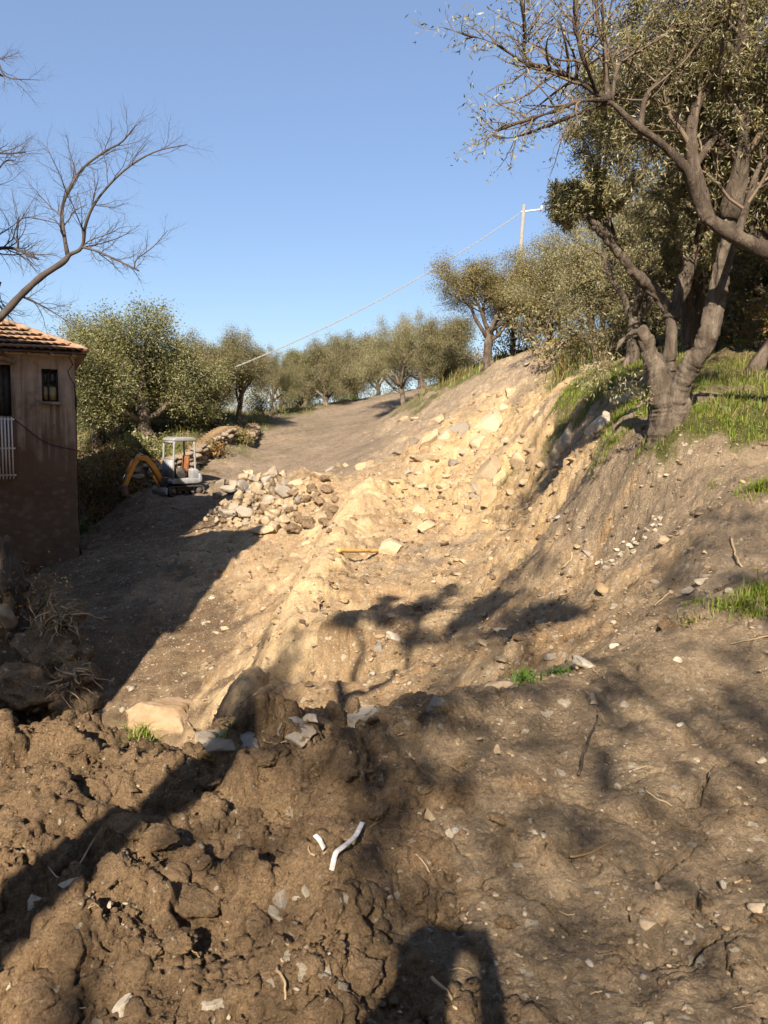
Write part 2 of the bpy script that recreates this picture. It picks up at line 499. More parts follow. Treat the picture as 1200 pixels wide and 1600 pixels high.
CU = [  # photo pixel, distance ahead, soil
    (0,1150,3.7,'m'),(150,1160,3.7,'m'),(300,1165,3.8,'m'),(450,1140,3.9,'m'),(600,1105,4.2,'M'),(700,1085,4.4,'M'),
    (830,1060,4.8,'M'),(950,1000,5.2,'M'),(1050,955,5.4,'M'),(1150,930,5.4,'g'),(1200,930,5.3,'g'),
    (0,1320,2.75,'m'),(300,1320,2.72,'m'),(600,1300,2.8,'m'),(900,1300,2.85,'M'),(1200,1280,2.9,'M'),
    (900,1150,3.8,'M'),(1200,1100,4.1,'M'),(0,1500,2.2,'m'),(400,1500,2.2,'m'),(800,1500,2.2,'M'),(1200,1500,2.25,'M'),
    (0,1620,1.95,'m'),(600,1620,1.95,'m'),(1200,1620,1.95,'M'),
    (10,880,6.6,'d'),(0,1000,5.8,'d'),(60,1000,6.1,'d'),(95,1090,5.5,'d'),
    (900,960,7.2,'b'),(830,1005,6.8,'b'),(760,1015,8.0,'b'),(650,1060,7.6,'b'),(560,1080,8.0,'b'),(480,1080,8.6,'b'),(430,1090,9.0,'b'),
    (560,980,10.5,'b'),(640,960,11.0,'b'),(760,940,10.8,'b'),(560,900,13.5,'b'),(650,880,14.5,'g'),(740,880,13.8,'b'),(600,850,16,'b'),
    (700,830,17,'y'),(760,800,17.8,'y'),(640,790,19.5,'y'),
    (415,1085,9.6,'Y'),(440,1030,10.8,'Y'),(462,975,12.4,'Y'),(492,925,13.6,'Y'),(530,850,16.6,'Y'),(556,810,18.6,'Y'),(580,768,21.6,'Y'),(605,730,26,'b'),(640,700,29.5,'g'),
    (500,1000,10.2,'b'),(520,950,12.2,'b'),(545,900,14.0,'b'),(570,860,15.8,'b'),(600,820,17.6,'b'),(620,775,21,'y'),
    (400,1080,11.2,'Y'),(438,980,13.9,'Y'),(470,918,15.4,'Y'),(508,850,18.0,'Y'),(534,808,20,'Y'),(558,775,22.6,'Y'),
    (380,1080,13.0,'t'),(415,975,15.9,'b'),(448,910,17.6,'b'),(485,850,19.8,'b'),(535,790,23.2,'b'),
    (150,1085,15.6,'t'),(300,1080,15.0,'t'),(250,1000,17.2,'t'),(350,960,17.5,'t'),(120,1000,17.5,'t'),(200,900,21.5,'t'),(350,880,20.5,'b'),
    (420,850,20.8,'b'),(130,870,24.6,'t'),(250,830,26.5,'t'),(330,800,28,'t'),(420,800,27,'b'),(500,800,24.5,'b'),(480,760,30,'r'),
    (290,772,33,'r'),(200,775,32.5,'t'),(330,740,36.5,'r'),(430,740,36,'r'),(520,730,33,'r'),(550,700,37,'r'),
    (430,700,43,'r'),(400,682,46,'r'),(500,690,42,'r'),(560,670,45,'r'),(470,660,52,'r'),(540,640,58,'r'),(600,650,51,'r'),(560,625,68,'r'),
    (610,618,70,'r'),(650,640,48,'g'),
    (700,760,22,'y'),(700,690,26.5,'y'),(640,660,38,'g'),(660,618,46,'v'),(630,612,60,'r'),(720,592,40,'v'),(690,640,34,'g'),(780,572,36.5,'g'),(840,566,32,'g'),(830,610,27.5,'g'),
    (760,650,29,'y'),(760,700,24,'y'),(800,720,20,'y'),(820,650,24,'y'),(860,620,20.5,'g'),(850,700,17,'y'),(850,760,14.2,'y'),
    (800,800,15,'y'),(850,830,12,'y'),(780,870,13.2,'b'),(900,780,11,'g'),(900,700,12.6,'y'),(920,660,13.6,'g'),(885,600,16.3,'v'),
    (1000,622,11.8,'v'),(950,600,14.8,'v'),(925,632,14.0,'v'),(985,645,11.3,'v'),(960,690,10.6,'g'),(940,700,11.0,'g'),(1040,665,9.2,'v'),(1100,660,9.0,'v'),(1200,655,9.2,'v'),(950,765,9.6,'g'),
    (1000,720,9.2,'g'),(1000,800,8.7,'g'),(1000,870,7.8,'g'),(1100,750,8.0,'g'),(1200,725,8.0,'g'),(1100,850,6.7,'g'),(1200,840,6.5,'g'),(930,870,9.0,'b'),
    (1050,900,6.7,'b'),(1150,895,6.0,'g'),
    (1100,600,12.5,'v'),(1200,600,11.5,'v'),(1200,545,16,'d'),(1100,555,18,'v'),(1000,565,20,'v'),(905,565,26,'v'),
    (300,738,36,'d'),(390,703,43,'r'),(255,692,38.5,'v'),(340,666,42.5,'v'),(200,695,39,'v'),(160,705,38,'d'),(380,650,48,'v'),
    (300,640,50,'v'),(440,642,58,'v'),(500,632,65,'v'),(150,645,55,'v'),
]
CD = [  # x, y, height relative to the eye, soil
    (-3,-3,-1.5,'m'),(0,-3,-1.5,'m'),(3,-3,-1.3,'M'),(-2.2,2.5,-1.6,'m'),(2.6,2.8,-1.38,'M'),(3.2,4.2,-1.2,'M'),
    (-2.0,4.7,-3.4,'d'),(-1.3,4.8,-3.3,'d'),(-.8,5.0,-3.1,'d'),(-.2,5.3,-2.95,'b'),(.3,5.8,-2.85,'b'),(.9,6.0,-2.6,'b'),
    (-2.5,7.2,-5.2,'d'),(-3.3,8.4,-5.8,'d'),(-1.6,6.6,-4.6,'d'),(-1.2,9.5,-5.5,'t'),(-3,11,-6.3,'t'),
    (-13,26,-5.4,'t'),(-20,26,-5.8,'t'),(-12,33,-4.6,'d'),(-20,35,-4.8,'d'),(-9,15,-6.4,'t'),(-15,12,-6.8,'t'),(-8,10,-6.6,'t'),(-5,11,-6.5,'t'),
    (-5.5,8.5,-4.2,'d'),(-8,3,-2.6,'v'),(-6,0,-1.7,'v'),(-10,-3,-2,'v'),(-4.6,4,-1.3,'d'),(-3.4,4.6,-1.6,'d'),
    (10,10,1.5,'v'),(14,20,3.2,'v'),(20,35,5.0,'v'),(8,30,2.6,'v'),(5,45,3.0,'v'),(15,50,6,'v'),(3,62,2.6,'v'),(0,78,2.0,'v'),
    (0,100,0,'v'),(40,100,8,'v'),(-40,100,-9,'v'),(0,130,-8,'v'),(-40,60,-9,'v'),(40,60,8,'v'),(-30,40,-6,'v'),(60,150,-6,'v'),(-60,150,-20,'v'),
    (30,20,6,'v'),(20,5,3.5,'v'),(15,-5,2,'v'),(8,2,.6,'v'),(5,6,.25,'v'),(4.5,4,-.55,'g'),(3.6,0,-1.05,'M'),(6,-6,-.6,'v'),(-6,-8,-1.6,'v'),
]
_p, _z, _k = [], [], []
RIDGE = [q for q in CU if q[3] == 'Y']
for a_, b_ in zip(RIDGE[:-1], RIDGE[1:]):
    if abs(a_[1] - b_[1]) < 110:
        CU += [tuple(a_[i] + (b_[i] - a_[i]) * f_ for i in range(3)) + ('Y',) for f_ in (.33, .67)]
CREST = {(415, 1085), (440, 1030), (462, 975), (492, 925), (530, 850), (556, 810), (580, 768)}
for u, v, d, k in CU:
    q = P(u, v, d)
    if (u, v) in CREST:
        q[2] += .10
    _p.append(q[:2]); _z.append(q[2]); _k.append(k)
for x, y, z, k in CD:
    _p.append((x, y)); _z.append(z + EYE); _k.append(k)
_p, _z = np.array(_p), np.array(_z)
def warp_xy(x, y):
    w = np.maximum(y, -7.0) + 9.0
    return np.stack([x / w, np.log(w)], -1)
_c = warp_xy(_p[:, 0], _p[:, 1])
EPS = 0.012
def _ker(a):
    return np.sqrt(((a[:, None] - _c[None]) ** 2).sum(-1) + EPS ** 2)
_A = np.zeros((len(_c) + 3,) * 2)
_A[:len(_c), :len(_c)] = _ker(_c) - np.eye(len(_c)) * 0.002
_A[:len(_c), len(_c):] = np.c_[np.ones(len(_c)), _c]
_A[len(_c):, :len(_c)] = _A[:len(_c), len(_c):].T
_w = np.linalg.solve(_A, np.r_[_z, 0, 0, 0])
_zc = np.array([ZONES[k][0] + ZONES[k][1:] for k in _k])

HEAPC = (P(425, 800, 27.6), P(488, 795, 26.6))
_rp = np.array([_p[i] for i, k in enumerate(_k[:len(CU)]) if (CU[i][0], CU[i][1]) in CREST])
_rp = _rp[np.argsort(_rp[:, 1])]
def ridge(x, y):
    """signed distance (right positive) to the crest of the low ridge and its strength"""
    cx = np.interp(y, _rp[:, 1], _rp[:, 0]) + .10 * np.sin(y * 1.7) + .06 * np.sin(y * 4.1 + 1)
    return x - cx + .12, smooth(8.6, 12.5, y) * smooth(25, 20, y)
def base_z(x, y):
    x, y = np.broadcast_arrays(np.asarray(x, float), np.asarray(y, float))
    sh = x.shape
    q = warp_xy(x.ravel(), y.ravel())
    out = np.empty(len(q))
    for i in range(0, len(q), 40000):
        a = q[i:i + 40000]
        out[i:i + 40000] = _ker(a) @ _w[:-3] + _w[-3] + a @ _w[-2:]
    out = out.reshape(sh)
    s_, k_ = ridge(x, y)
    wd = .34 + .016 * np.clip(y, 0, 30)
    s_ = s_ + .22 * perlin(x * .9, y * .9, 64) + .10 * perlin(x * 2.6, y * 2.6, 65)
    out = out + k_ * ((.42 + .35 * perlin(x * .3, y * .45, 66)) * np.exp(-(np.abs(s_) / wd) ** 2.4) - .20 * smooth(-.3, -.9, s_) * smooth(-5, -1.5, s_))
    for c, hgt, rad in zip(HEAPC, (0.75, 0.55), (1.5, 1.1)):
        out = out + hgt * np.exp(-(((x - c[0]) / rad) ** 2 + ((y - c[1]) / (rad * 1.1)) ** 2) ** 1.5)
    return out

def zone(x, y):
    """colour(3), rocky, clods, cracks, relief at points"""
    x, y = np.asarray(x, float).ravel(), np.asarray(y, float).ravel()
    q = warp_xy(x, y)
    q = q + 0.030 * np.stack([fbm(q[:, 0] * 26, q[:, 1] * 26, 71, 5, .62), fbm(q[:, 0] * 26, q[:, 1] * 26, 83, 5, .62)], -1)
    out = np.empty((len(q), 7))
    for i in range(0, len(q), 40000):
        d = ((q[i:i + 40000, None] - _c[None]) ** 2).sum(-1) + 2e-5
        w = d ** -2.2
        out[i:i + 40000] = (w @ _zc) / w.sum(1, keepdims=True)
    s_, k_ = ridge(x, y)
    wd = .30 + .014 * np.clip(y, 0, 30)
    mk = (k_ * smooth(1.35, .75, np.abs(s_ + .05) / wd + .45 * fbm(x * 1.6, y * 1.6, 61, 4, .6)))[:, None]
    return out * (1 - mk) + mk * np.array(ZONES['Y'][0] + ZONES['Y'][1:])

def detail(x, y, zn):
    clod, crack, rel = zn[:, 4], zn[:, 5], zn[:, 6]
    near = smooth(16, 7, y)
    wx = x + 0.05 * fbm(x * 5, y * 5, 3, 3)
    wy = y + 0.05 * fbm(x * 5, y * 5, 9, 3)
    patch = smooth(-0.25, 0.35, fbm(x * 1.3, y * 1.3, 21, 3))
    h = 0.09 * fbm(x * 1.6, y * 1.6, 1, 3) * (clod + 0.25)
    for sc, am, sd_ in ((1.5, 0.14, 5), (3.2, 0.11, 6), (6.5, 0.060, 7), (13.0, 0.022, 8), (27.0, 0.007, 10)):
        c_, s_ = math.cos(sd_ * 1.3), math.sin(sd_ * 1.3)
        b = 0.42 - np.abs(perlin((wx * c_ - wy * s_) * sc, (wx * s_ + wy * c_) * sc, sd_)) * 1.25
        h = h + am * clod * near * b * (0.45 + 0.75 * patch)
    f1, f2, c = worley(wx * 3.6, wy * 3.6, 14)
    h = h + 0.07 * clod * near * (c - .45) * smooth(0.0, 0.12, f2 - f1) * patch
    h = h + 0.004 * clod * near * fbm(x * 34, y * 34, 11, 3, 0.6)
    # drying cracks
    f1, f2, c = worley(wx * 1.9 + 0.35 * perlin(x * 3, y * 3, 31), wy * 1.9 + 0.35 * perlin(x * 3, y * 3, 32), 33)
    open_ = smooth(-0.1, 0.4, perlin(x * 1.4 + 4, y * 1.4, 35))
    h = h - 0.075 * crack * near * open_ * smooth(0.05, 0.0, f2 - f1)
    f1, f2, c = worley(wx * 5.2, wy * 5.2, 37)
    h = h - 0.014 * np.maximum(crack, .4 * clod) * near * smooth(0.07, 0.0, f2 - f1) * smooth(-.3, .3, perlin(x * 2, y * 2, 39))
    # excavated faces: blocky steps, scrapes running down the slope (grain grows with distance)
    w = np.clip(y, 0, 150) + 5.0
    s = w / 19.0
    A, B = 19.0 * x / w, 19.0 * np.log(w)
    p, q = 0.80 * A + 0.60 * B, -0.60 * A + 0.80 * B
    h = h + rel * s * 0.20 * fbm(A * 0.5, B * 0.7, 41, 3)
    h = h + rel * s * 0.045 * fbm(p * 0.9, q * 2.0, 43, 4, 0.6)
    f1, f2, c = worley(p * 0.9 + .5 * perlin(A, B, 46), q * 1.8 + .5 * perlin(A, B, 48), 45)
    h = h + rel * s * 0.20 * (c - 0.5) * smooth(0.02, 0.25, f2 - f1)
    f1, f2, c = worley(A * 4.0 + .5 * perlin(A * 3, B * 3, 50), B * 4.5, 47)
    h = h + np.minimum(rel + .1, 1) * s * 0.06 * (c - 0.4) * smooth(0.0, 0.18, f2 - f1)
    f1, f2, c = worley(A * 10 + .5 * perlin(A * 6, B * 6, 51), B * 10, 52)
    h = h + np.minimum(rel + .15, 1) * s * 0.026 * (c - 0.4) * smooth(0.0, 0.2, f2 - f1)
    h = h + (rel * 0.022 + 0.006) * s * fbm(A * 7, B * 7, 49, 4, 0.65)
    return h

def gz(x, y):
    x, y = np.broadcast_arrays(np.atleast_1d(np.asarray(x, float)), np.atleast_1d(np.asarray(y, float)))
    x, y = x.ravel(), y.ravel()
    return base_z(x, y) + detail(x, y, zone(x, y))

def gz1(x, y):
    return float(gz(x, y)[0])

def G(u, v, dmin=1.5, dmax=80.0):
    """first point of the ground along the ray through a photo pixel"""
    d = np.geomspace(dmin, dmax, 500)
    p0, p1 = P(u, v, 1.0), P(u, v, 2.0)
    pts = p0[None] + (d - 1)[:, None] * (p1 - p0)[None]
    dz = pts[:, 2] - gz(pts[:, 0], pts[:, 1])
    i = np.where(dz < 0)[0]
    i = i[0] if len(i) else len(d) - 1
    q = pts[i].copy()
    q[2] = gz1(q[0], q[1])
    return q

def build_ground():
    th = np.concatenate([np.linspace(-180, -60, 40)[:-1], np.linspace(-60, -33, 60)[:-1], np.linspace(-33, 33, 620)[:-1], np.linspace(33, 60, 60)[:-1], np.linspace(60, 180, 41)])
    cy = -1.2
    r = np.concatenate([np.linspace(0.3, 2.6, 14)[:-1], np.geomspace(2.6, 7.4, 440)[:-1], np.geomspace(7.4, 48, 320)[:-1], np.geomspace(48, 220, 45)])
    tt, rr = np.meshgrid(R(1) * th, r)
    x, y = (rr * np.sin(tt)).ravel(), (cy + rr * np.cos(tt)).ravel()
    zn = zone(x, y)
    z = base_z(x, y) + detail(x, y, zn)
    far = smooth(90, 220, np.hypot(x, y))
    z = z * (1 - far) + far * -60.0
    nr, nt_ = len(r), len(th)
    i = np.arange(nr - 1)[:, None] * nt_ + np.arange(nt_ - 1)[None]
    f = np.stack([i, i + 1, i + nt_ + 1, i + nt_], -1).reshape(-1, 4)
    V = np.stack([x, y, z], -1)
    Q = V.reshape(nr, nt_, 3)
    nn = norm(np.cross(np.gradient(Q, axis=1), np.gradient(Q, axis=0)).reshape(-1, 3))
    nn *= np.sign(nn[:, 2:3])
    k = np.where((y > 1.0) & (y < 46) & (np.abs(x) < y * .75 + .6))[0]
    q = V[k]
    bl = lambda sd_, f, p: .40 - np.abs(sn3(p, sd_, f)) * 1.5
    ca = np.maximum(zn[k, 4], .25) * smooth(9, 6, q[:, 1])
    d1 = .040 * bl(90, 6.5, q) + .028 * bl(93, 14.0, q) + .018 * bl(96, 31.0, q) + .008 * bl(98, 64.0, q)
    w = np.clip(q[:, 1], 0, 60) + 5.0
    sc = w / 19.0
    A = np.stack([19 * q[:, 0] / w, 19 * np.log(w), q[:, 2] / sc], -1)
    d2 = sc * (.075 * bl(101, 2.6, A) + .05 * bl(104, 5.5, A) + .028 * bl(107, 12.0, A))
    V[k] += nn[k] * (ca * d1 + (np.clip(zn[k, 6] * 1.6, .06, 1.05) * smooth(5, 8, q[:, 1])) * d2)[:, None]
    mb = MB().add(V, f)
    o = mb.build('ground', 'ground', smooth=True)
    me = o.data
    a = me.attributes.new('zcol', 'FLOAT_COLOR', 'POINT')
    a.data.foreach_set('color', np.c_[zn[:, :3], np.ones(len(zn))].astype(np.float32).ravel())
    a = me.attributes.new('rocky', 'FLOAT', 'POINT')
    a.data.foreach_set('value', zn[:, 3].astype(np.float32))
    tag(o, kind='structure')
    return o
build_ground()

def sea():
    t = NT('sea_water')
    t.set('Base Color', (0.03, 0.07, 0.12, 1))
    t.set('Roughness', 0.25)
    t.set('Normal', t.bump(t.noise(t.coord(), 0.05, 6), 0.3, 1.0))
    an = np.linspace(0, 2 * np.pi, 97)[:-1]
    V, n = [], 96
    for r in (60, 400, 3000, 30000):
        V.append(np.c_[r * np.sin(an), r * np.cos(an), np.full(n, -58.0)])
    V = np.concatenate(V)
    i = (np.arange(3)[:, None] * n + np.arange(n)[None])
    k = (np.arange(3)[:, None] * n + (np.arange(n)[None] + 1) % n)
    f = np.stack([i, k, k + n, i + n], -1).reshape(-1, 4)
    tag(MB().add(V, f).build('sea', t.m), kind='structure')
sea()
# ------------------------------------------------------------------ trees
class Tree:
    def __init__(s, seed):
        s.rng = np.random.default_rng(seed)
        s.wood = {0: MB(), 1: MB()}          # thick limbs, thin branches
        s.lp, s.ld = [], []
    def tube(s, pts, rad, sides, thin):
        add_tube(s.wood[1 if thin else 0], pts, rad, sides, cap=not thin)
    def leaves_on(s, pts, n, spread, droop=0.0):
        g = s.rng
        k = g.uniform(0.15, 1.0, n) * (len(pts) - 1)
        i = np.minimum(k.astype(int), len(pts) - 2)
        f = (k - i)[:, None]
        base = pts[i] * (1 - f) + pts[i + 1] * f
        dr = norm(pts[i + 1] - pts[i])
        d = norm(dr * 0.5 + g.normal(0, 0.62, (n, 3)) + np.array([0, 0, -droop]))
        s.lp.append(base + g.normal(0, spread, (n, 3)))
        s.ld.append(d)
    def grow(s, p, d, L, r, lv, Q):
        g = s.rng
        n = Q['seg'][lv]
        pts = [np.array(p, float)]
        d = norm(d)
        for i in range(n):
            d = norm(d + g.normal(0, Q['wob'][lv], 3) + np.array([0, 0, Q['trop'][lv]]))
            pts.append(pts[-1] + d * L / n)
        pts = np.array(pts)
        rad = r * np.linspace(1, Q['tap'][lv], n + 1)
        if lv < Q['wood']:
            s.tube(pts, rad, Q['sides'][lv], lv >= Q['thin'])
        s.sprout(pts, rad, L, lv, Q)
    def sprout(s, pts, rad, L, lv, Q, t0=None, nmul=1.0):
        g = s.rng
        last = len(Q['seg']) - 1
        if lv >= Q['leaf_from']:
            s.leaves_on(pts, max(1, int(Q['leaves'] * (1 if lv == last else 0.4) * g.uniform(.5, 1.4))), Q['spread'], Q.get('droop', 0))
        if lv == last:
            return
        m = max(1, int(round(Q['n'][lv] * nmul)))
        ts = np.linspace(Q['t0'][lv] if t0 is None else t0, 0.98, m) + g.uniform(-.04, .04, m)
        az0 = g.uniform(0, 6.28)
        for k, t in enumerate(np.clip(ts, 0, 1)):
            q = t * (len(pts) - 1)
            i = min(int(q), len(pts) - 2)
            b = pts[i] + (pts[i + 1] - pts[i]) * (q - i)
            tg = norm(pts[i + 1] - pts[i])
            a = norm(np.cross(tg, [0.3, 0.2, 1.0] if abs(tg[2]) < .9 else [1.0, 0, 0]))
            c = np.cross(tg, a)
            az = az0 + k * 2.4 + g.uniform(-.5, .5)
            an = Q['ang'][lv] * g.uniform(.7, 1.3)
            d = tg * math.cos(an) + (a * math.cos(az) + c * math.sin(az)) * math.sin(an)
            r = rad[i] + (rad[i + 1] - rad[i]) * (q - i)
            s.grow(b, d, L * Q['lr'][lv] * (1 - .35 * t) * g.uniform(.75, 1.25), r * Q['rr'][lv], lv + 1, Q)
    def leaf_mesh(s, name, L, Wd):
        g = s.rng
        p, d = np.concatenate(s.lp), np.concatenate(s.ld)
        n = len(p)
        ll = (L * g.uniform(.6, 1.25, n))[:, None]
        side = norm(np.cross(d, g.normal(0, 1, (n, 3))))
        nrm = np.cross(side, d)
        mid = p + d * ll * 0.5 + nrm * ll * 0.06
        V = np.stack([p, mid + side * Wd / L * ll * .5, p + d * ll, mid - side * Wd / L * ll * .5], 1).reshape(-1, 3)
        return MB().add(V, np.arange(n * 4).reshape(-1, 4)).mesh(name)

MID = dict(seg=(3, 6, 5, 4), wob=(.12, .2, .22, .25), trop=(.1, .10, .05, -.05), tap=(.75, .3, .3, .2), sides=(9, 6, 4, 3), wood=3, thin=2,
           leaf_from=2, leaves=200, spread=.14, n=(7, 9, 8), t0=(.45, .22, .15), ang=(.85, .85, .8), lr=(2.2, .55, .55), droop=.1, rr=(.62, .5, .5))
TALL = dict(MID, t0=(.7, .4, .2), ang=(.65, .7, .75), trop=(.1, .12, .06, -.05), leaves=170)
FINE = dict(MID, wood=4, t0=(.7, .4, .2), trop=(.1, .14, .08, 0), ang=(.65, .75, .75), sides=(12, 8, 5, 3), leaves=62, n=(6, 10, 10), spread=.05, lr=(2.1, .55, .5))

def make_tree_meshes(seed, Q, trunk_h, trunk_r, L, Wd, lean=(0, 0)):
    t = Tree(seed)
    t.grow((0, 0, -.25), (lean[0], lean[1], 1), trunk_h, trunk_r, 0, Q)
    w = MB()
    for k in (0, 1):
        if t.wood[k].n:
            w.add(np.concatenate(t.wood[k].v), [np.concatenate(x) for x in t.wood[k].f.values() if x])
    # root flare
    for a in np.arange(5) * 1.257:
        add_tube(w, [(0, 0, .3), (math.cos(a) * trunk_r * 1.1, math.sin(a) * trunk_r * 1.1, .02), (math.cos(a) * trunk_r * 2.0, math.sin(a) * trunk_r * 2.0, -.25)],
                 [trunk_r * .7, trunk_r * .5, trunk_r * .25], 6)
    lm = t.leaf_mesh('crown', L, Wd)
    h = max(v.co.z for v in lm.vertices)
    return w.mesh('trunk', True), lm, h

_mid = [make_tree_meshes(100 + i, MID if i < 2 else TALL, 1.25 if i < 2 else 1.9, .17, .068, .021) for i in (0, 1, 3, 4)]
_mid.insert(2, _mid[0])
_fine = [make_tree_meshes(200 + i, FINE, 1.7, .24, .085, .02) for i in range(2)]
SPARSE = dict(FINE, leaves=13, n=(5, 7, 7), leaf_from=3)
CLUMP = dict(FINE, leaves=23, n=(5, 6, 6), leaf_from=3, spread=.11, rr=(.4, .45, .5))
_clump = [make_tree_meshes(240 + i, CLUMP, 2.0, .11, .14, .045) for i in range(2)]
_sparse = [make_tree_meshes(230 + i, SPARSE, 2.0, .2, .085, .022) for i in range(2)]
def plant_tree(x, y, h, kind, i, rz, leafmat, label, group=None, name='olive_tree', bark='bark', wide=1.0):
    wm, lm, hh = {'mid': _mid, 'fine': _fine, 'sparse': _sparse, 'clump': _clump}[kind][i]
    sc = h / hh
    t = empty(name, (x, y, base_z(x, y)), label, 'tree', group, rz, (sc * wide, sc * wide, sc))
    for nm, me, mt in (('trunk', wm, bark), ('crown', lm, leafmat)):
        if not me.materials:
            me.materials.append(M[mt])
        o = link(nm, me, None, t)
        o.material_slots[0].link = 'OBJECT'
        o.material_slots[0].material = M[mt]
    return t

def tree_px(u, d, vtop, **k):
    q = P(u, 600, d)
    top = P(u, vtop, d)[2]
    return plant_tree(q[0], q[1], top - float(base_z(q[0], q[1])), **k)

far = 'olive trees round the cleared ground'
TREES = [  # u, distance, top v, variant, rotation, leaf, bark, width, label
    (228, 39.0, 452, 0, 0.3, 'leafgreen', 'bark', 1.12, 'large bushy olive tree behind the small excavator, its rounded crown lit yellow-green'),
    (150, 40.0, 500, 1, 1.9, 'leafgreen', 'barkdark', .9, 'olive tree rising just behind the corner of the old house'),
    (300, 44.0, 508, 2, 4.0, 'leaf', 'barkdark', .9, 'olive tree directly behind the dry stone retaining wall, right of the large bushy olive'),
    (372, 46.0, 505, 3, 2.2, 'leaf', 'bark', .95, 'olive tree with leaning forked trunk beside the road end of the stone wall'),
    (425, 55.0, 530, 4, 0.9, 'leaf', 'barkdark', .9, 'olive tree beneath the lower end of the overhead cable'),
    (478, 62.0, 535, 1, 3.3, 'leafgreen', 'bark', 1.0, 'low round olive tree left of the far road bend'),
    (510, 60.0, 516, 0, 5.1, 'leaf', 'bark', .85, 'slim olive tree with bare pale stem at the left verge of the far road'),
    (555, 72.0, 508, 2, 1.2, 'leaf', 'barkdark', 1.1, 'distant olive tree at the end of the dirt road'),
    (590, 80.0, 520, 3, 0.2, 'leafgreen', 'barkdark', 1.1, 'farthest olive tree, seen over the crest of the dirt road'),
    (632, 50.0, 468, 4, 2.8, 'leafsil', 'bark', 1.05, 'silvery olive tree with two slanting trunks on the green bank right of the road'),
    (690, 47.0, 480, 1, 0.6, 'leaf', 'barkdark', .9, 'shaded olive tree between the silvery olive and the tall dark olive on the crest'),
    (765, 38.5, 366, 3, 3.9, 'leafyel', 'barkdark', 1.25, 'tall dark olive tree with yellowish crown on the crest of the cut slope'),
    (800, 42.0, 415, 3, 5.4, 'leaf', 'barkdark', .8, 'dark olive tree just right of the tall yellowish one, under the utility pole'),
    (858, 44.0, 392, 2, 0.5, 'leaf', 'barkdark', .9, 'dark olive tree on the crest behind the right side of the utility pole'),
    (925, 30.0, 270, 4, 3.0, 'leafsil', 'barkdark', .95, 'large olive tree with loose silvery crown rising right of the utility pole'),
    (1010, 24.0, 300, 2, 1.4, 'leaf', 'barkdark', 1.1, 'dark olive tree in the shade behind the forked olive'),
    (1130, 20.0, 200, 1, 2.0, 'leaf', 'barkdark', 1.1, 'dense dark olive tree behind the dry bush at the right edge'),
    (1240, 17.0, 120, 0, 4.4, 'leaf', 'barkdark', 1.1, 'dense dark olive tree reaching in from the right edge above the grass'),
    (940, 40.0, 380, 3, 4.1, 'leaf', 'barkdark', 1.1, 'olive tree farther back on the terrace, filling the gap behind the silvery crown'),
    (1080, 33.0, 330, 4, 1.1, 'leaf', 'barkdark', 1.2, 'olive tree far back on the upper terrace between the forked trunks'),
    (60, 52.0, 520, 2, 2.5, 'leafgreen', 'barkdark', 1.1, 'olive tree showing over the tiled roof of the old house'),
    (200, 56.0, 520, 4, 5.2, 'leafgreen', 'barkdark', 1.2, 'olive tree behind the large bushy olive, filling the gap beside the house'),
    (335, 60.0, 522, 0, 1.7, 'leaf', 'barkdark', 1.2, 'olive tree in the second row behind the stone wall'),
    (440, 75.0, 545, 3, 3.0, 'leaf', 'barkdark', 1.2, 'olive tree in the far row below the cable'),
    (660, 62.0, 505, 2, 5.9, 'leaf', 'barkdark', 1.2, 'olive tree in the far row behind the silvery olive'),
]
for u, d, vt, i, rz, lf, bk, wd, lab in TREES:
    tree_px(u, d, vt, kind='mid', i=i, rz=rz, leafmat=lf, bark=bk, wide=wd, label=lab, group=far)
# nearer olives with finer leaves
tree_px(985, 15.0, 235, kind='fine', i=0, rz=1.0, leafmat='leafsil', bark='bark', wide=.72, label='grey-leaved olive tree standing behind the left stub of the forked olive', group='nearer olive trees on the grassy terrace')
tree_px(1215, 12.5, -60, kind='fine', i=1, rz=0.5, leafmat='leaf', bark='barkdark', wide=.95, label='tall dense olive tree at the upper right edge behind the overhanging limb', group='nearer olive trees on the grassy terrace')
tree_px(1090, 15.5, 60, kind='fine', i=1, rz=3.5, leafmat='leafyel', bark='barkdark', wide=.85, label='tall brownish olive tree between the overhanging limb and the slope', group='nearer olive trees on the grassy terrace')
# olives behind the camera: their shade falls across the foreground
for x, y, h, i, rz, wd, kd, lab in ((.4, -10.8, 11.0, 0, 4.0, .75, 'clump', 'tall sparse tree behind the viewpoint, softly dappling the right foreground'),
                                (1.5, -9.5, 10.5, 1, 1.0, .75, 'clump', 'second tall sparse tree behind the viewpoint, softly dappling the right edge'),
                                (3.6, -11.0, 11.5, 1, 4.0, .75, 'clump', 'third tall sparse tree behind the viewpoint, softly dappling the right slope'),
                                (-4.35, -2.0, 7.2, 1, 0.3, .62, 'fine', 'leafy olive tree added behind the viewpoint to shade the dark bank with the old stump')):  # unseen tree added so that its crown shades the stump bank
    plant_tree(x, y, h, kd, i, rz, 'leaf', lab, 'olive trees behind the viewpoint', wide=wd)

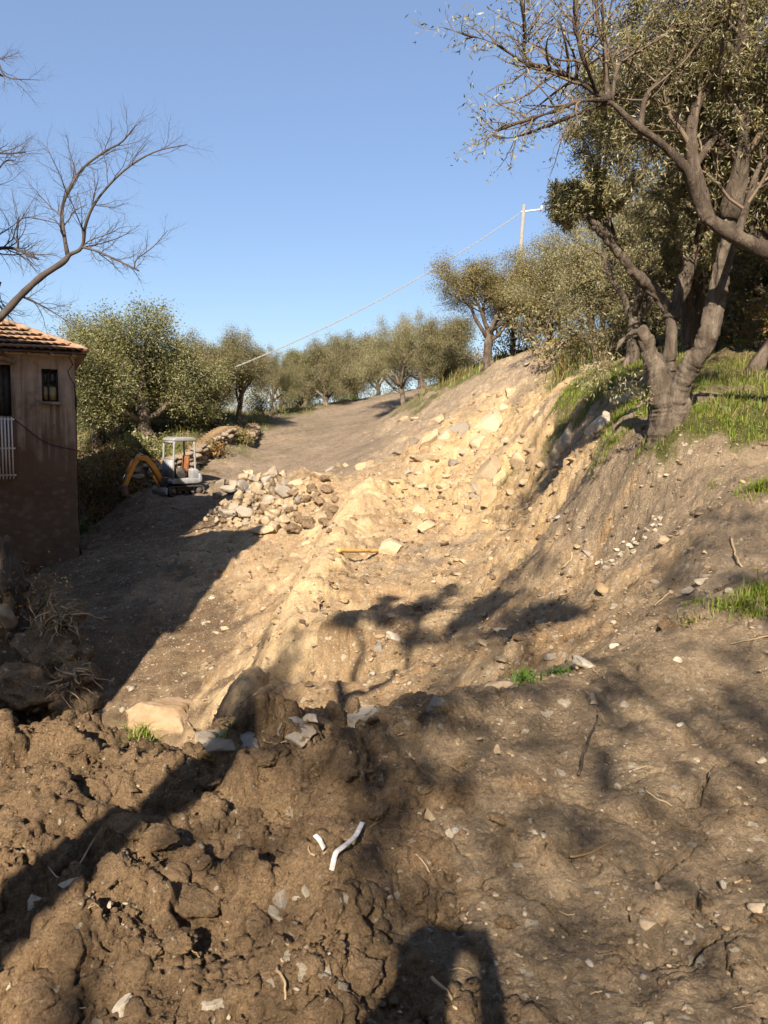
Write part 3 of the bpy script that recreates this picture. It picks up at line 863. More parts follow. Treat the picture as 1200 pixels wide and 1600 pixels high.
def limb(t, px, r0, r1, sides=10, thin=False, sub=4):
    """a hand-placed limb: photo pixels with distances, smoothed"""
    c = np.array([P(u, v, d) for u, v, d in px])
    n = (len(c) - 1) * sub + 1
    k = np.linspace(0, len(c) - 1, n)
    i = np.minimum(k.astype(int), len(c) - 2)
    f = (k - i)[:, None]
    pp = np.concatenate([[2 * c[0] - c[1]], c, [2 * c[-1] - c[-2]]])
    a, b, e, h = pp[i], pp[i + 1], pp[i + 2], pp[i + 3]
    pts = .5 * ((2 * b) + (-a + e) * f + (2 * a - 5 * b + 4 * e - h) * f ** 2 + (-a + 3 * b - 3 * e + h) * f ** 3)
    rad = np.linspace(r0, r1, n) * (1 + t.rng.uniform(-.07, .07, n))
    t.tube(pts, rad, sides if thin or r0 < .06 else sides * 2, thin)
    return pts, rad

def knobbly(mb_o, amp, fr, seed):
    me = mb_o.data
    n = len(me.vertices)
    co = np.empty(n * 3, np.float32)
    me.vertices.foreach_get('co', co)
    nr = np.empty(n * 3, np.float32)
    me.vertices.foreach_get('normal', nr)
    co, nr = co.reshape(-1, 3).astype(float), nr.reshape(-1, 3)
    q = co * np.array([1, 1, .4])
    d = amp * (sn3(q, seed, fr) + .5 * sn3(q, seed + 4, fr * 2.3) + .7 * (.4 - np.abs(sn3(q, seed + 9, fr * 3.4)) * 1.4))
    me.vertices.foreach_set('co', (co + nr * d[:, None]).astype(np.float32).ravel())
    me.update()

SUB = dict(seg=(5, 5, 4, 3), wob=(.15, .18, .22, .25), trop=(.05, .03, -.02, -.08), tap=(.4, .3, .3, .3), sides=(7, 5, 4, 3), wood=4, thin=1,
           leaf_from=2, leaves=34, spread=.03, droop=.15, n=(7, 8, 8), t0=(.3, .2, .15), ang=(.7, .75, .7), lr=(.6, .6, .55), rr=(.5, .55, .55))

def forked_olive():
    b0 = G(1040, 668, 7.5)
    e = empty('forked_olive_tree', b0, 'old olive tree with thick gnarled trunk forking above the green grass bank', 'tree', rz=0)
    t = Tree(7)
    D = b0[1]
    def L(px, r0, r1, **k):
        return limb(t, [(u, v, D + dd) for u, v, dd in px], r0, r1, **k)
    L([(1038, 700, 0), (1038, 655, 0), (1036, 620, 0), (1030, 585, .05), (1016, 552, .1), (997, 512, .1)], .185, .09, sides=22, sub=16)
    L([(1052, 695, -.05), (1056, 650, -.05), (1062, 610, -.1), (1078, 575, -.2), (1098, 545, -.3), (1112, 500, -.35), (1122, 450, -.4), (1133, 400, -.45), (1140, 340, -.5)], .135, .07, sides=20, sub=12)
    L([(1046, 640, .05), (1044, 590, .1), (1046, 555, .1), (1049, 500, .15), (1040, 478, .15), (1018, 450, .1), (990, 425, 0), (968, 395, -.1), (945, 368, -.2), (928, 350, -.25)], .088, .052, sides=14, sub=10)
    a = L([(1049, 500, .15), (1062, 460, .2), (1078, 415, .2), (1090, 385, .2), (1100, 330, .1), (1120, 260, 0)], .10, .05, sides=10)
    b = L([(1140, 340, -.5), (1155, 260, -.6), (1165, 170, -.7), (1185, 80, -.7)], .11, .04)
    c = L([(945, 368, -.2), (948, 350, -.2), (945, 330, -.15), (938, 312, -.1)], .045, .03, sides=6)
    d = L([(1120, 300, 0), (1085, 230, -.2), (1050, 150, -.3), (1030, 60, -.3)], .05, .02)
    f = L([(968, 395, -.1), (950, 330, .1), (945, 250, .2), (960, 180, .3)], .035, .015, sides=6)
    h = L([(1016, 552, .1), (1000, 525, 0), (985, 520, -.1), (970, 535, -.2), (958, 560, -.3)], .03, .012, sides=6)
    k = L([(928, 350, -.25), (915, 335, -.3), (895, 322, -.3)], .04, .012, sides=6)
    for (pts, rad), LL, n in ((a, 1.3, 1.2), (b, 1.8, 1.5), (c, .6, .6), (d, 1.6, 1.5), (f, 1.2, 1.0), (k, .5, .4)):
        t.sprout(pts, rad, LL, 0, SUB, .35, n)
    # low hanging spray of pale leaves
    for q in range(3):
        p = P(955 + t.rng.uniform(-12, 12), 560 + t.rng.uniform(-25, 15), D - .3)
        t.grow(p, (t.rng.normal(0, .5), t.rng.normal(0, .3), -.5), .55, .006, 2, dict(SUB, leaves=34, droop=.3))
    inv = -b0
    for kk in (0, 1):
        t.wood[kk].v = [x + inv for x in t.wood[kk].v]
    t.lp = [x + inv for x in t.lp]
    o = t.wood[0].build('trunk', 'bark', e, True)
    knobbly(o, .045, 4.0, 5)
    t.wood[1].build('branches', 'twig', e, True)
    link('crown', t.leaf_mesh('crown', .060, .013), 'leafsil', e)
forked_olive()

def overhang_tree():
    D = 8.1
    KS = 1.28
    root = np.array([5.6, 8.0, 0.0])
    root[2] = gz1(root[0], root[1])
    e = empty('overhanging_olive_tree', root, 'sparse olive tree at the right edge with a long limb arching over the sky', 'tree')
    t = Tree(17)
    Q = dict(SUB, leaves=5, leaf_from=2, n=(9, 9, 7), trop=(.04, .05, .02, 0), ang=(.8, .8, .8), lr=(.62, .62, .6), wob=(.14, .17, .2, .25))
    QD = dict(Q, leaves=7, n=(8, 8, 7))
    def L(px, r0, r1, **k):
        return limb(t, [(u, v, D + dd * KS) for u, v, dd in px], r0 * KS, r1 * KS, **k)
    pr = (1260, 410, 0)
    main = L([pr, (1200, 392, 0), (1160, 375, 0), (1115, 348, 0), (1092, 312, 0), (1072, 265, -.1), (1043, 232, -.1), (1000, 200, -.15), (950, 156, -.2)], .066, .020, sides=14, sub=6)
    ext = L([(950, 156, -.2), (905, 128, -.2), (862, 110, -.25), (820, 98, -.3)], .028, .016, sides=8)
    e2 = L([(820, 98, -.3), (785, 75, -.3), (758, 62, -.35), (720, 52, -.4), (690, 42, -.4)], .014, .004, sides=5)
    e3 = L([(820, 98, -.3), (819, 70, -.3), (820, 40, -.35), (812, -20, -.4)], .018, .008, sides=5)
    v1 = L([(1108, 345, 0), (1096, 300, .1), (1083, 255, .15), (1080, 215, .2), (1088, 170, .2), (1120, 120, .2), (1150, 90, .15), (1158, 40, .1), (1163, -40, 0)], .050, .028, sides=12, sub=5)
    s1 = L([(952, 158, -.2), (947, 120, -.15), (945, 80, -.1), (935, 40, 0), (930, -30, 0)], .028, .012, sides=7)
    s2 = L([(935, 148, -.2), (915, 100, -.3), (904, 60, -.4), (900, 10, -.4), (903, -40, -.4)], .022, .012, sides=6)
    s3 = L([(955, 158, -.2), (965, 105, -.1), (985, 85, 0), (1015, 72, .1), (1060, 40, .2)], .02, .008, sides=6)
    s4 = L([(948, 156, -.2), (905, 158, -.3), (870, 172, -.35), (830, 185, -.4), (790, 198, -.4), (775, 205, -.4)], .02, .006, sides=6)
    s5 = L([(1000, 200, -.15), (1010, 150, 0), (1040, 110, .2), (1070, 30, .3)], .022, .01, sides=6)
    s6 = L([(952, 160, -.2), (910, 175, -.1), (860, 195, 0), (800, 215, 0), (770, 212, 0)], .016, .005, sides=6)
    s7 = L([(1040, 230, -.1), (1005, 215, .2), (985, 225, .3), (970, 260, .4)], .02, .006, sides=6)
    s8 = L([(1150, 90, .15), (1120, 40, .3), (1110, -20, .4)], .03, .015, sides=6)
    s9 = L([(1085, 260, .15), (1130, 200, .5), (1180, 150, .8), (1230, 90, 1.0)], .035, .015, sides=6)
    s10 = L([(1080, 215, .2), (1050, 170, .5), (1030, 120, .7), (1010, 60, .8)], .03, .012, sides=6)
    s11 = L([(1150, 372, 0), (1170, 310, .3), (1190, 250, .4), (1220, 180, .5)], .035, .015, sides=6)
    for (pts, rad), LL, n, q in ((ext, 1.1, 1.3, Q), (e2, .5, .8, Q), (e3, .8, 1.2, Q), (s1, 1.1, 1.3, Q), (s2, .95, 1.3, Q), (s3, 1.1, 1.2, Q), (s4, .8, 1.2, Q), (s5, 1.2, 1.2, QD),
                              (s6, .8, 1.2, Q), (s7, .7, .8, QD), (s8, 1.3, 1.3, QD), (s9, 1.4, 1.5, QD), (s10, 1.2, 1.3, QD), (s11, 1.3, 1.4, QD), (v1, 1.2, 1.0, QD)):
        t.sprout(pts, rad, LL * KS, 0 if q is QD else 1, q if q is QD else dict(q, lr=(.62, .55, .55), n=(9, 10, 5)), .2, n)
    # trunk outside the frame
    c = P(*pr[:2], D)
    k = np.linspace(0, 1, 9)[:, None]
    pts = root + np.array([0, 0, -.3]) + (c - root + np.array([0, 0, .3])) * np.c_[k ** 1.6, k ** 1.6, k]
    t.tube(pts, np.linspace(.2, .085, 9), 14, False)
    for kk in (0, 1):
        t.wood[kk].v = [x - root for x in t.wood[kk].v]
    t.lp = [x - root for x in t.lp]
    o = t.wood[0].build('trunk', 'barkdark', e, True)
    knobbly(o, .014, 6.0, 8)
    t.wood[1].build('branches', 'twig', e, True)
    link('crown', t.leaf_mesh('crown', .062, .0135), 'leafsil', e)
overhang_tree()

def bare_tree():
    D = 17.0
    KS = 1.7
    q = P(-110, 600, D)
    root = np.array([q[0], q[1], gz1(q[0], q[1])])
    e = empty('bare_tree', root, 'leafless tree leaning in from the left edge above the tiled roof, many fine grey twigs', 'tree')
    t = Tree(29)
    Q = dict(seg=(6, 6, 5, 4), wob=(.12, .15, .18, .2), trop=(.06, .06, .04, .03), tap=(.4, .35, .35, .3), sides=(7, 5, 4, 3), wood=4, thin=1, leaf_from=9, leaves=0, spread=0,
             n=(9, 8, 5), t0=(.15, .12, .12), ang=(.65, .7, .65), lr=(.62, .58, .58), rr=(.42, .5, .6))
    def L(px, r0, r1, **k):
        return limb(t, [(u, v, D + dd * KS) for u, v, dd in px], r0 * KS, r1 * KS, **k)
    tr = L([(-110, 620, 0), (-70, 560, 0), (0, 496, 0), (32, 462, 0), (65, 432, 0), (98, 410, 0), (108, 398, 0)], .052, .030, sides=10, sub=5)
    a = L([(106, 400, 0), (99, 360, 0), (97, 325, .1), (110, 292, .1), (130, 262, .2), (165, 236, .2), (190, 222, .2), (212, 196, .2)], .027, .007, sides=7)
    b = L([(108, 398, 0), (128, 386, 0), (134, 350, -.1), (152, 312, -.2), (192, 268, -.3), (240, 238, -.3), (292, 226, -.4)], .026, .005, sides=7)
    c = L([(128, 386, 0), (150, 392, -.1), (180, 405, -.2), (217, 423, -.3)], .018, .010, sides=6)
    c2 = L([(210, 418, -.3), (214, 405, -.3), (240, 385, -.3), (262, 360, -.3)], .01, .004, sides=5)
    d = L([(-40, 400, .5), (0, 388, .4), (28, 390, .3), (60, 405, .2)], .03, .012, sides=6)
    f = L([(28, 390, .3), (28, 350, .3), (45, 340, .3), (95, 350, .2)], .014, .005, sides=5)
    g = L([(-60, 260, 0), (-20, 240, 0), (10, 240, 0), (40, 238, 0)], .022, .006, sides=5)
    h = L([(-60, 110, 0), (-10, 90, 0), (10, 120, 0), (60, 125, 0)], .018, .004, sides=5)
    i = L([(-60, 330, 0), (-25, 300, 0), (5, 255, .1), (25, 250, .1)], .016, .005, sides=5)
    k = L([(0, 440, .2), (-5, 470, .2), (20, 500, .2)], .02, .006, sides=5)
    s1 = L([(32, 462, 0), (70, 480, .1), (110, 505, .1)], .016, .004, sides=5)
    up = L([(-90, 590, .2), (-100, 420, .2), (-70, 200, .1), (-60, 60, 0), (-50, -80, 0)], .09, .03, sides=8)
    for (pts, rad), LL, n in ((a, 1.1, 1.6), (b, 1.1, 1.7), (c, .6, 1.0), (c2, .5, 1.0), (d, .9, 1.3), (f, .7, 1.2), (g, .8, 1.0), (h, .8, 1.0), (i, .8, 1.1), (k, .7, 1.0), (s1, .7, 1.0), (up, 1.0, 1.3)):
        t.sprout(pts, rad, LL * KS, 0, Q, .12, n)
    k = np.linspace(0, 1, 10)[:, None]
    cc = P(-110, 620, D)
    pts = root + np.array([-.2, 0, -.4]) + (cc - root + np.array([.2, 0, .4])) * np.c_[k ** 2, k ** 2, k]
    t.tube(pts, np.linspace(.2, .09, 10), 12, False)
    for kk in (0, 1):
        t.wood[kk].v = [x - root for x in t.wood[kk].v]
    t.wood[0].build('trunk', 'greytwig', e, True)
    t.wood[1].build('branches', 'greytwig', e, True)
bare_tree()

def shadow_tree():
    """olive just left of and behind the camera: trunk shadow over the clods, fork and crown shade on the bench"""
    tv = np.array(trav)
    def sp(u, v, y0):
        q = G(u, v)
        return q - tv * ((q[1] - y0) / tv[1])
    p0 = sp(0, 1452, -.8)
    root = np.array([p0[0] - .35, -1.0, 0.0])
    root[2] = gz1(root[0], root[1])
    e = empty('leaning_olive_tree', root, 'leaning forked olive tree just behind the viewpoint whose trunk shadow crosses the clods', 'tree')
    t = Tree(41)
    Q = dict(SUB, leaves=26, n=(8, 8, 7), spread=.06)
    def W_(p, r0, r1, sides=10):
        p = np.array(p, float) - root
        k = np.linspace(0, len(p) - 1, (len(p) - 1) * 5 + 1)
        pts = np.stack([np.interp(k, np.arange(len(p)), p[:, j]) for j in range(3)], -1)
        for _ in range(2):
            pts[1:-1] = (pts[:-2] + 2 * pts[1:-1] + pts[2:]) / 4
        rad = np.linspace(r0, r1, len(k))
        t.tube(pts, rad, sides, False)
        return pts, rad
    tr = [root + np.array([0, 0, -.3]), root + np.array([.05, 0, .15]), p0, sp(150, 1335, -.8), sp(290, 1228, -.8), sp(390, 1165, -.8)]
    fk = sp(533, 1092, -.8)
    W_(tr + [fk], .15, .085)
    A = W_([fk, sp(548, 1064, -.8), sp(568, 1035, -.85), sp(567, 1012, -.85), sp(552, 988, -.9), sp(590, 950, -.9)], .055, .02, 8)
    B = W_([fk, sp(571, 1085, -.8), sp(608, 1070, -.75), sp(633, 1047, -.7), sp(642, 1015, -.7), sp(650, 980, -.7), sp(690, 930, -.6)], .055, .02, 8)
    C_ = W_([sp(642, 1015, -.7), sp(700, 985, -.4), sp(760, 950, -.3)], .03, .012, 6)
    D_ = W_([sp(700, 985, -.4), sp(780, 990, -.1), sp(860, 960, .1)], .03, .012, 6)
    for (pts, rad), LL, t0, n in ((A, 1.0, .75, .6), (B, 1.2, .7, .8), (C_, 1.0, .4, .9), (D_, 1.0, .4, .9)):
        t.sprout(pts, rad, LL, 0, Q, t0, n)
    t.wood[0].build('trunk', 'bark', e, True)
    t.wood[1].build('branches', 'twig', e, True)
    link('crown', t.leaf_mesh('crown', .07, .018), 'leaf', e)
shadow_tree()
# ------------------------------------------------------------------ old house
def wall_mat():
    t = NT('stained_plaster')
    v = t.coord()
    sv = t.coord(scale=(3.2, 3.2, 0.16))
    st = t.noise(sv, 1.6, 6, 0.6, 0.2)
    z = t.n('SeparateXYZ', {0: v}).outputs[2]
    big = t.noise(v, 0.7, 6, 0.65, 0.4)
    col = t.ramp(t.noise(v, 2.5, 6, 0.6), [(0.3, (0.33, 0.25, 0.185)), (0.7, (0.47, 0.37, 0.285))])
    low_shade = t.math('ADD', t.math('MULTIPLY', z, -0.13), 0.62)  # shade of the lower wall put into the plaster colour, darker towards the ground
    k = t.math('ADD', t.math('MULTIPLY', st, 0.9), t.math('MULTIPLY', low_shade, 0.55))
    col = t.mix(t.ramp(k, [(0.55, 0.0), (0.78, 0.85)]), col, (0.105, 0.072, 0.052))
    col = t.mix(t.ramp(t.math('ADD', big, t.math('MULTIPLY', z, -0.07)), [(0.42, 0.0), (0.50, 0.9)]), col, (0.14, 0.085, 0.056))
    ston = t.n('TexVoronoi', {'Vector': t.coord(scale=(1, 1, 1.6)), 'Scale': 3.2})
    sc = t.mix(t.ramp(ston.outputs['Distance'], [(0.25, 0.0), (0.5, 1.0)]), (0.19, 0.14, 0.10), (0.10, 0.07, 0.05))
    bare = t.ramp(t.math('ADD', t.noise(v, 0.55, 4), t.math('MULTIPLY', z, -0.10)), [(0.52, 0.0), (0.60, 1.0)])
    sc = t.mix(t.ramp(t.noise(v, 6.0, 6, .7), [(.35, 0.0), (.6, .9)]), sc, (0.13, 0.09, 0.06))
    col = t.mix(bare, col, sc)
    t.set('Base Color', col)
    t.set('Normal', t.bump(t.noise(v, 9.0, 8, 0.7), 0.6, 0.03))
    return t.m
M['plaster'] = wall_mat()
M['tile'] = plain('roof_tile', (0.275, 0.168, 0.108), 0.9, var=0.4, sc=4, bump=0.5, dirt=(0.17, 0.135, 0.09))
M['darkwood'] = plain('dark_painted_wood', (0.045, 0.04, 0.036), 0.7, var=0.4, sc=8)
M['whitemetal'] = plain('white_painted_metal', (0.62, 0.58, 0.54), 0.5, var=0.1, sc=9, bump=0)
M['curtain_lit'] = plain('yellow_lit_curtain', (0.42, 0.35, 0.19), 0.8, var=0.2, sc=4, bump=0)  # curtain in the lower panes, its yellowish light put into the colour
M['black'] = plain('black_rubber', (0.022, 0.021, 0.02), 0.7, var=0.3, sc=9)
gl = NT('window_glass')
gl.set('Base Color', (0.05, 0.055, 0.06, 1)); gl.set('Roughness', 0.12); gl.set('Specular IOR Level', 0.5)
M['glass'] = gl.m

HR = R(23)
HC = P(117, 553, 25.0)
hx, hy = np.array([math.cos(HR), math.sin(HR)]), np.array([-math.sin(HR), math.cos(HR)])
def HP(u, v):
    """local (x, z above the house base) on the front wall plane at a photo pixel"""
    p1 = P(u, v, 1.0) - np.array([0, 0, EYE])
    n = np.array([hy[0], hy[1], 0])
    t = (HC - np.array([0, 0, EYE])) @ n / (p1 @ n)
    q = np.array([0, 0, EYE]) + p1 * t
    return float((q[:2] - HC[:2]) @ hx), float(q[2])

def wall_sheet(mb, xs, zs, holes, f, rev, seed, amp=0.03):
    """rough wall face in the (x, z) plane; f maps (x, y, z) to the right place"""
    xs = np.unique(np.round(np.concatenate([xs] + [[h[0], h[1]] for h in holes]), 4))
    zs = np.unique(np.round(np.concatenate([zs] + [[h[2], h[3]] for h in holes]), 4))
    X, Z = np.meshgrid(xs, zs)
    x, z = X.ravel(), Z.ravel()
    d = fbm(x * 1.2, z * 1.2, seed, 4) * amp
    f1, f2, c = worley(x * 2.6, z * 3.6, seed + 3)
    low = smooth(2.6, 1.2, z - zs[0] + 1.6 * perlin(x * .8, z * .8, seed + 8))
    d = d * (1 + low) + low * 0.05 * (smooth(0, .25, f2 - f1) - .6) * (.5 + c)
    for h in holes:
        inside = (x >= h[0] - .02) & (x <= h[1] + .02) & (z >= h[2] - .02) & (z <= h[3] + .02)
        d[inside] = 0
    nx = len(xs)
    i = np.arange(len(zs) - 1)[:, None] * nx + np.arange(nx - 1)[None]
    cx, cz = ((xs[1:] + xs[:-1]) / 2)[None], ((zs[1:] + zs[:-1]) / 2)[:, None]
    keep = np.ones(i.shape, bool)
    for h in holes:
        keep &= ~((cx > h[0]) & (cx < h[1]) & (cz > h[2]) & (cz < h[3]))
    q = np.stack([i, i + 1, i + nx + 1, i + nx], -1)[keep]
    mb.add(f(x, -d, z), q)
    for a, b, lo, hi in holes:
        for (p, r_) in (((a, lo), (b, lo)), ((b, lo), (b, hi)), ((b, hi), (a, hi)), ((a, hi), (a, lo))):
            mb.add(f(np.array([p[0], r_[0], r_[0], p[0]]), np.array([0, 0, rev, rev]), np.array([p[1], r_[1], r_[1], p[1]])), np.array([[0, 1, 2, 3]]))

def loc(x, y, z):
    x, y, z = np.broadcast_arrays(x, y, z)
    return np.stack([x, y, z], -1).astype(float)

def tiled_slope(parent, a, b, ridge_a, ridge_b, n, mat='tile', per=0.22, name='tile_course'):
    """courses of curved tiles between an eave line a-b and a ridge line; every course its own part"""
    a, b, c, d = (np.array(q, float) for q in (a, b, ridge_a, ridge_b))
    nr = norm(np.cross(b - a, (c + d) / 2 - (a + b) / 2))
    if nr[2] < 0:
        nr = -nr
    g = np.random.default_rng(int(abs(a[0] * 71 + a[1] * 13)) + n)
    for k in range(n):
        t0, t1 = k / n, (k + 1.15) / n
        p0, q0 = a + (c - a) * t0, b + (d - b) * t0
        p1, q1 = a + (c - a) * min(t1, 1), b + (d - b) * min(t1, 1)
        L = np.linalg.norm(q0 - p0)
        m_ = max(4, int(L / per * 6))
        s = np.linspace(0, 1, m_)
        w = np.abs(np.sin(np.pi * s * L / per)) * .05 + .006 * g.normal(size=m_)
        lo = p0 + (q0 - p0) * s[:, None] + nr * (w + .10)[:, None]
        hi = p1 + (q1 - p1) * s[:, None] + nr * (w * .6 + .008)[:, None]
        un = lo - nr * .085 + (c - a) / np.linalg.norm(c - a) * .14
        V = np.concatenate([un, lo, hi])
        i = np.arange(m_ - 1)
        f = np.concatenate([np.stack([i, i + 1, i + 1 + m_, i + m_], -1), np.stack([i + m_, i + 1 + m_, i + 1 + 2 * m_, i + 2 * m_], -1)])
        MB().add(V, f).build(name, mat, parent, False)

def old_house():
    gz0 = -5.6 + EYE - .4
    e = empty('old_house', (HC[0], HC[1], 0), 'old rural house with stained brown plaster wall and terracotta hip roof at the left edge', 'house', rz=HR)
    ez = HC[2]
    wx0, wz0 = HP(66, 627); wx1, wz1 = HP(90, 577)
    dx1, dz1 = HP(16, 570); _, dz0 = HP(16, 650)
    LEFT, DEEP = -7.5, 8.5
    holes = [(wx0, wx1, wz0, wz1), (-3.6, dx1, dz0, dz1)]
    mb = MB()
    wall_sheet(mb, np.arange(LEFT, 0.001, .11), np.arange(gz0, ez, .13), holes, lambda x, y, z: loc(x, y, z), .30, 3)
    wall_sheet(mb, np.arange(0, DEEP, .4), np.arange(gz0, ez, .4), [], lambda x, y, z: loc(0 - y, x, z), .3, 5)
    wall_sheet(mb, np.arange(0, DEEP, .6), np.arange(gz0, ez, .6), [], lambda x, y, z: loc(LEFT + y, DEEP - x, z), .3, 6)
    wall_sheet(mb, np.arange(LEFT, .1, .6), np.arange(gz0, ez, .6), [], lambda x, y, z: loc(LEFT - x, DEEP - y, z), .3, 7)
    mb.build('wall', 'plaster', e, True)
    rm = MB()
    box(rm, ((LEFT) / 2, 2.2, ez - 1.6), (-LEFT - .3, .1, 3.0))
    rm.build('inner_wall', 'darkwood', e)
    o = .34
    A, B, C_, D_ = (LEFT - o, -o, ez + .02), (o, -o, ez + .02), (o, DEEP + o, ez + .02), (LEFT - o, DEEP + o, ez + .02)
    hh = (DEEP / 2 + o) * math.tan(R(23))
    r0, r1 = (LEFT + DEEP / 2 - .4, DEEP / 2, ez + hh), (-DEEP / 2, DEEP / 2, ez + hh)
    base = MB()
    under = [(A, B, r1, r0), (C_, D_, r0, r1)]
    for q in under:
        base.add(np.array(q) - np.array([0, 0, .03]), np.array([[0, 1, 2, 3]]))
    for q in ((B, C_, r1), (D_, A, r0)):
        base.add(np.array(q) - np.array([0, 0, .03]), np.array([[0, 1, 2]]))
    base.add(np.array([A, B, C_, D_]) - np.array([0, 0, .06]), np.array([[3, 2, 1, 0]]))
    roof = base.build('roof', 'tile', e)
    tiled_slope(roof, A, B, r0, r1, 12)
    tiled_slope(roof, B, C_, r1, r1, 15)
    hip = MB()
    add_tube(hip, [np.array(B) + (np.array(r1) - np.array(B)) * k + np.array([0, 0, .07 + .02 * (i % 2)]) for i, k in enumerate(np.linspace(0, 1, 24))], .085, 8)
    hip.build('hip_tile_row', 'tile', roof, True)
    eav = MB()
    box(eav, (LEFT / 2, -.06, ez - .05), (-LEFT + .1, .12, .09))
    for k in np.arange(LEFT, 0, .62):
        box(eav, (k, -.2, ez - .055), (.08, .24, .08))
    eav.build('eaves_board', 'plaster', e)
    # window
    w, h = wx1 - wx0, wz1 - wz0
    f = MB()
    y = .16
    for x in (wx0 + .03, wx0 + w * .40, wx1 - .03):
        box(f, (x, y, (wz0 + wz1) / 2), (.05, .06, h - .004))
    for z in (wz0 + .03, wz0 + h * .5, wz1 - .03):
        box(f, ((wx0 + wx1) / 2, y + .002, z), (w - .004, .05, .045))
    win = f.build('window', 'darkwood', e)
    for (xa, xb, za, zb, mt) in ((wx0 + .05, wx0 + w * .38, wz0 + .05, wz0 + h * .48, 'curtain_lit'), (wx0 + w * .43, wx1 - .055, wz0 + .05, wz0 + h * .48, 'curtain_lit'),
                                 (wx0 + w * .43, wx1 - .055, wz0 + h * .53, wz1 - .05, 'glass'), (wx0 + .05, wx0 + w * .38, wz0 + h * .53, wz1 - .05, 'glass')):
        p = MB()
        box(p, ((xa + xb) / 2, y + .02, (za + zb) / 2), (xb - xa, .012, zb - za))
        p.build('pane', mt, win)
    s = MB()
    box(s, ((wx0 + wx1) / 2, -.03, wz0 - .05), (w + .18, .2, .08), bev=.01)
    s.build('sill', 'plaster', win)
    # shuttered opening at the left, hood and white railing
    dm = MB()
    for k in np.arange(-3.55, dx1 - .02, .17):
        box(dm, (k + .08, .2, (dz0 + dz1) / 2), (.155, .05, dz1 - dz0 - .02))
    dm.build('shutter', 'darkwood', e)
    hd = MB()
    k = np.linspace(0, math.pi, 15)
    hcx, hw = (-3.6 + dx1) / 2, (dx1 + 3.6) / 2 + .12
    add_tube(hd, np.c_[hcx + hw * np.cos(k), np.full(15, -.12), dz1 + .02 + .22 * np.sin(k)], .09, 8)
    hd.build('door_hood', 'tile', e, True)
    r_ = MB()
    x0, zt = HP(20, 652); _, zb = HP(20, 748)
    for z in (zb + .12, (zt + zb) / 2, zt - .06):
        box(r_, (x0 - 1.6, -.16, z), (3.3, .03, .05))
    rail = r_.build('white_railing', 'whitemetal', e)
    bar = None
    for i, k in enumerate(np.arange(x0 - 3.1, x0 + .01, .093)):
        if bar is None:
            b = MB()
            box(b, (0, 0, 0), (.04, .025, zt - zb))
            bar = b.mesh('railing_bar')
            bar.materials.append(M['whitemetal'])
        link('railing_bar', bar, None, rail, (k, -.19, (zt + zb) / 2))
    cb = MB()
    pp = [HP(u, v) for u, v in ((107, 557), (114, 570), (106, 580), (110, 592), (116, 600), (117, 612), (118, 640))]
    add_tube(cb, [(x, -.05, z) for x, z in pp], .014, 5)
    pp = [HP(u, v) for u, v in ((22, 655), (40, 668), (62, 686), (78, 694), (98, 699), (118, 703))]
    add_tube(cb, [(x, -.06, z) for x, z in pp], .014, 5)
    cb.build('wall_cable', 'black', e)
old_house()

def shade_house():  # unseen building added and shaped so that its shadow covers the lower terrace
    E = P(140, 1090, 15.5)
    y1 = 11.8
    x1 = E[0] - (E[1] - y1) * math.tan(SUN_AZ) + .45
    e = empty('shadow_farmhouse', (x1, y1, 0), 'tall plastered farmhouse added outside the left edge to shade the lower terrace', 'house', rz=-SUN_AZ)
    for nm, (xa, xb, ya, yb, z) in (('main', (-14, -3.3, -10.5, 0, 11.6)), ('low', (-3.3, 0, -8, 0, 6.4))):
        mb = MB()
        box(mb, ((xa + xb) / 2, (ya + yb) / 2, (z - 8) / 2), (xb - xa, yb - ya, z + 8))
        mb.build('wall', 'plaster', e)
        o = .35
        hh = ((yb - ya) / 2 + o) * math.tan(R(22))
        A, B, C_, D_ = (xa - o, ya - o, z + .03), (xb + o, ya - o, z + .03), (xb + o, yb + o, z + .03), (xa - o, yb + o, z + .03)
        ym = (ya + yb) / 2
        kx = 4.5 if nm == 'main' else 0
        r0, r1 = (xa + kx, ym, z + hh), (xb - kx, ym, z + hh)
        rf = MB()
        for q in ((A, B, r1, r0), (C_, D_, r0, r1), (D_, C_, B, A)):
            rf.add(np.array(q) - np.array([0, 0, .03]), np.array([[0, 1, 2, 3]]))
        for q in ((B, C_, r1), (D_, A, r0)):
            rf.add(np.array(q) - np.array([0, 0, .03]), np.array([[0, 1, 2]]))
        roof = rf.build('roof', 'tile', e)
        tiled_slope(roof, B, C_, r1, (r1[0], r1[1] + .01, r1[2]), 14)
        for zz in np.arange(-2.2, z - 2, 3.1):
            for yy in (ya * .25, ya * .7):
                w = MB()
                box(w, (xb + .02, yy, zz), (.1, 1.0, 1.5))
                wd = w.build('window', 'darkwood', e)
                p = MB()
                box(p, (xb + .075, yy, zz), (.02, .8, 1.3))
                p.build('pane', 'glass', wd)
shade_house()

def shed():
    q = P(262, 668, 47)
    e = empty('tiled_shed', (q[0], q[1], q[2] - 1.2), 'low shed with reddish tiled roof half hidden behind the large bushy olive', 'shed', rz=.25)
    w = MB()
    box(w, (0, 0, 0.6), (5.4, 3.0, 2.2))
    w.build('wall', 'plaster', e)
    r_ = MB()
    r_.add(np.array([(-3, -1.8, 1.65), (3, -1.8, 1.65), (3, 1.8, 2.9), (-3, 1.8, 2.9)]), np.array([[0, 1, 2, 3]]))
    rf = r_.build('roof', 'tile', e)
    tiled_slope(rf, (-3, -1.8, 1.68), (3, -1.8, 1.68), (-3, 1.8, 2.93), (3, 1.8, 2.93), 10)
shed()

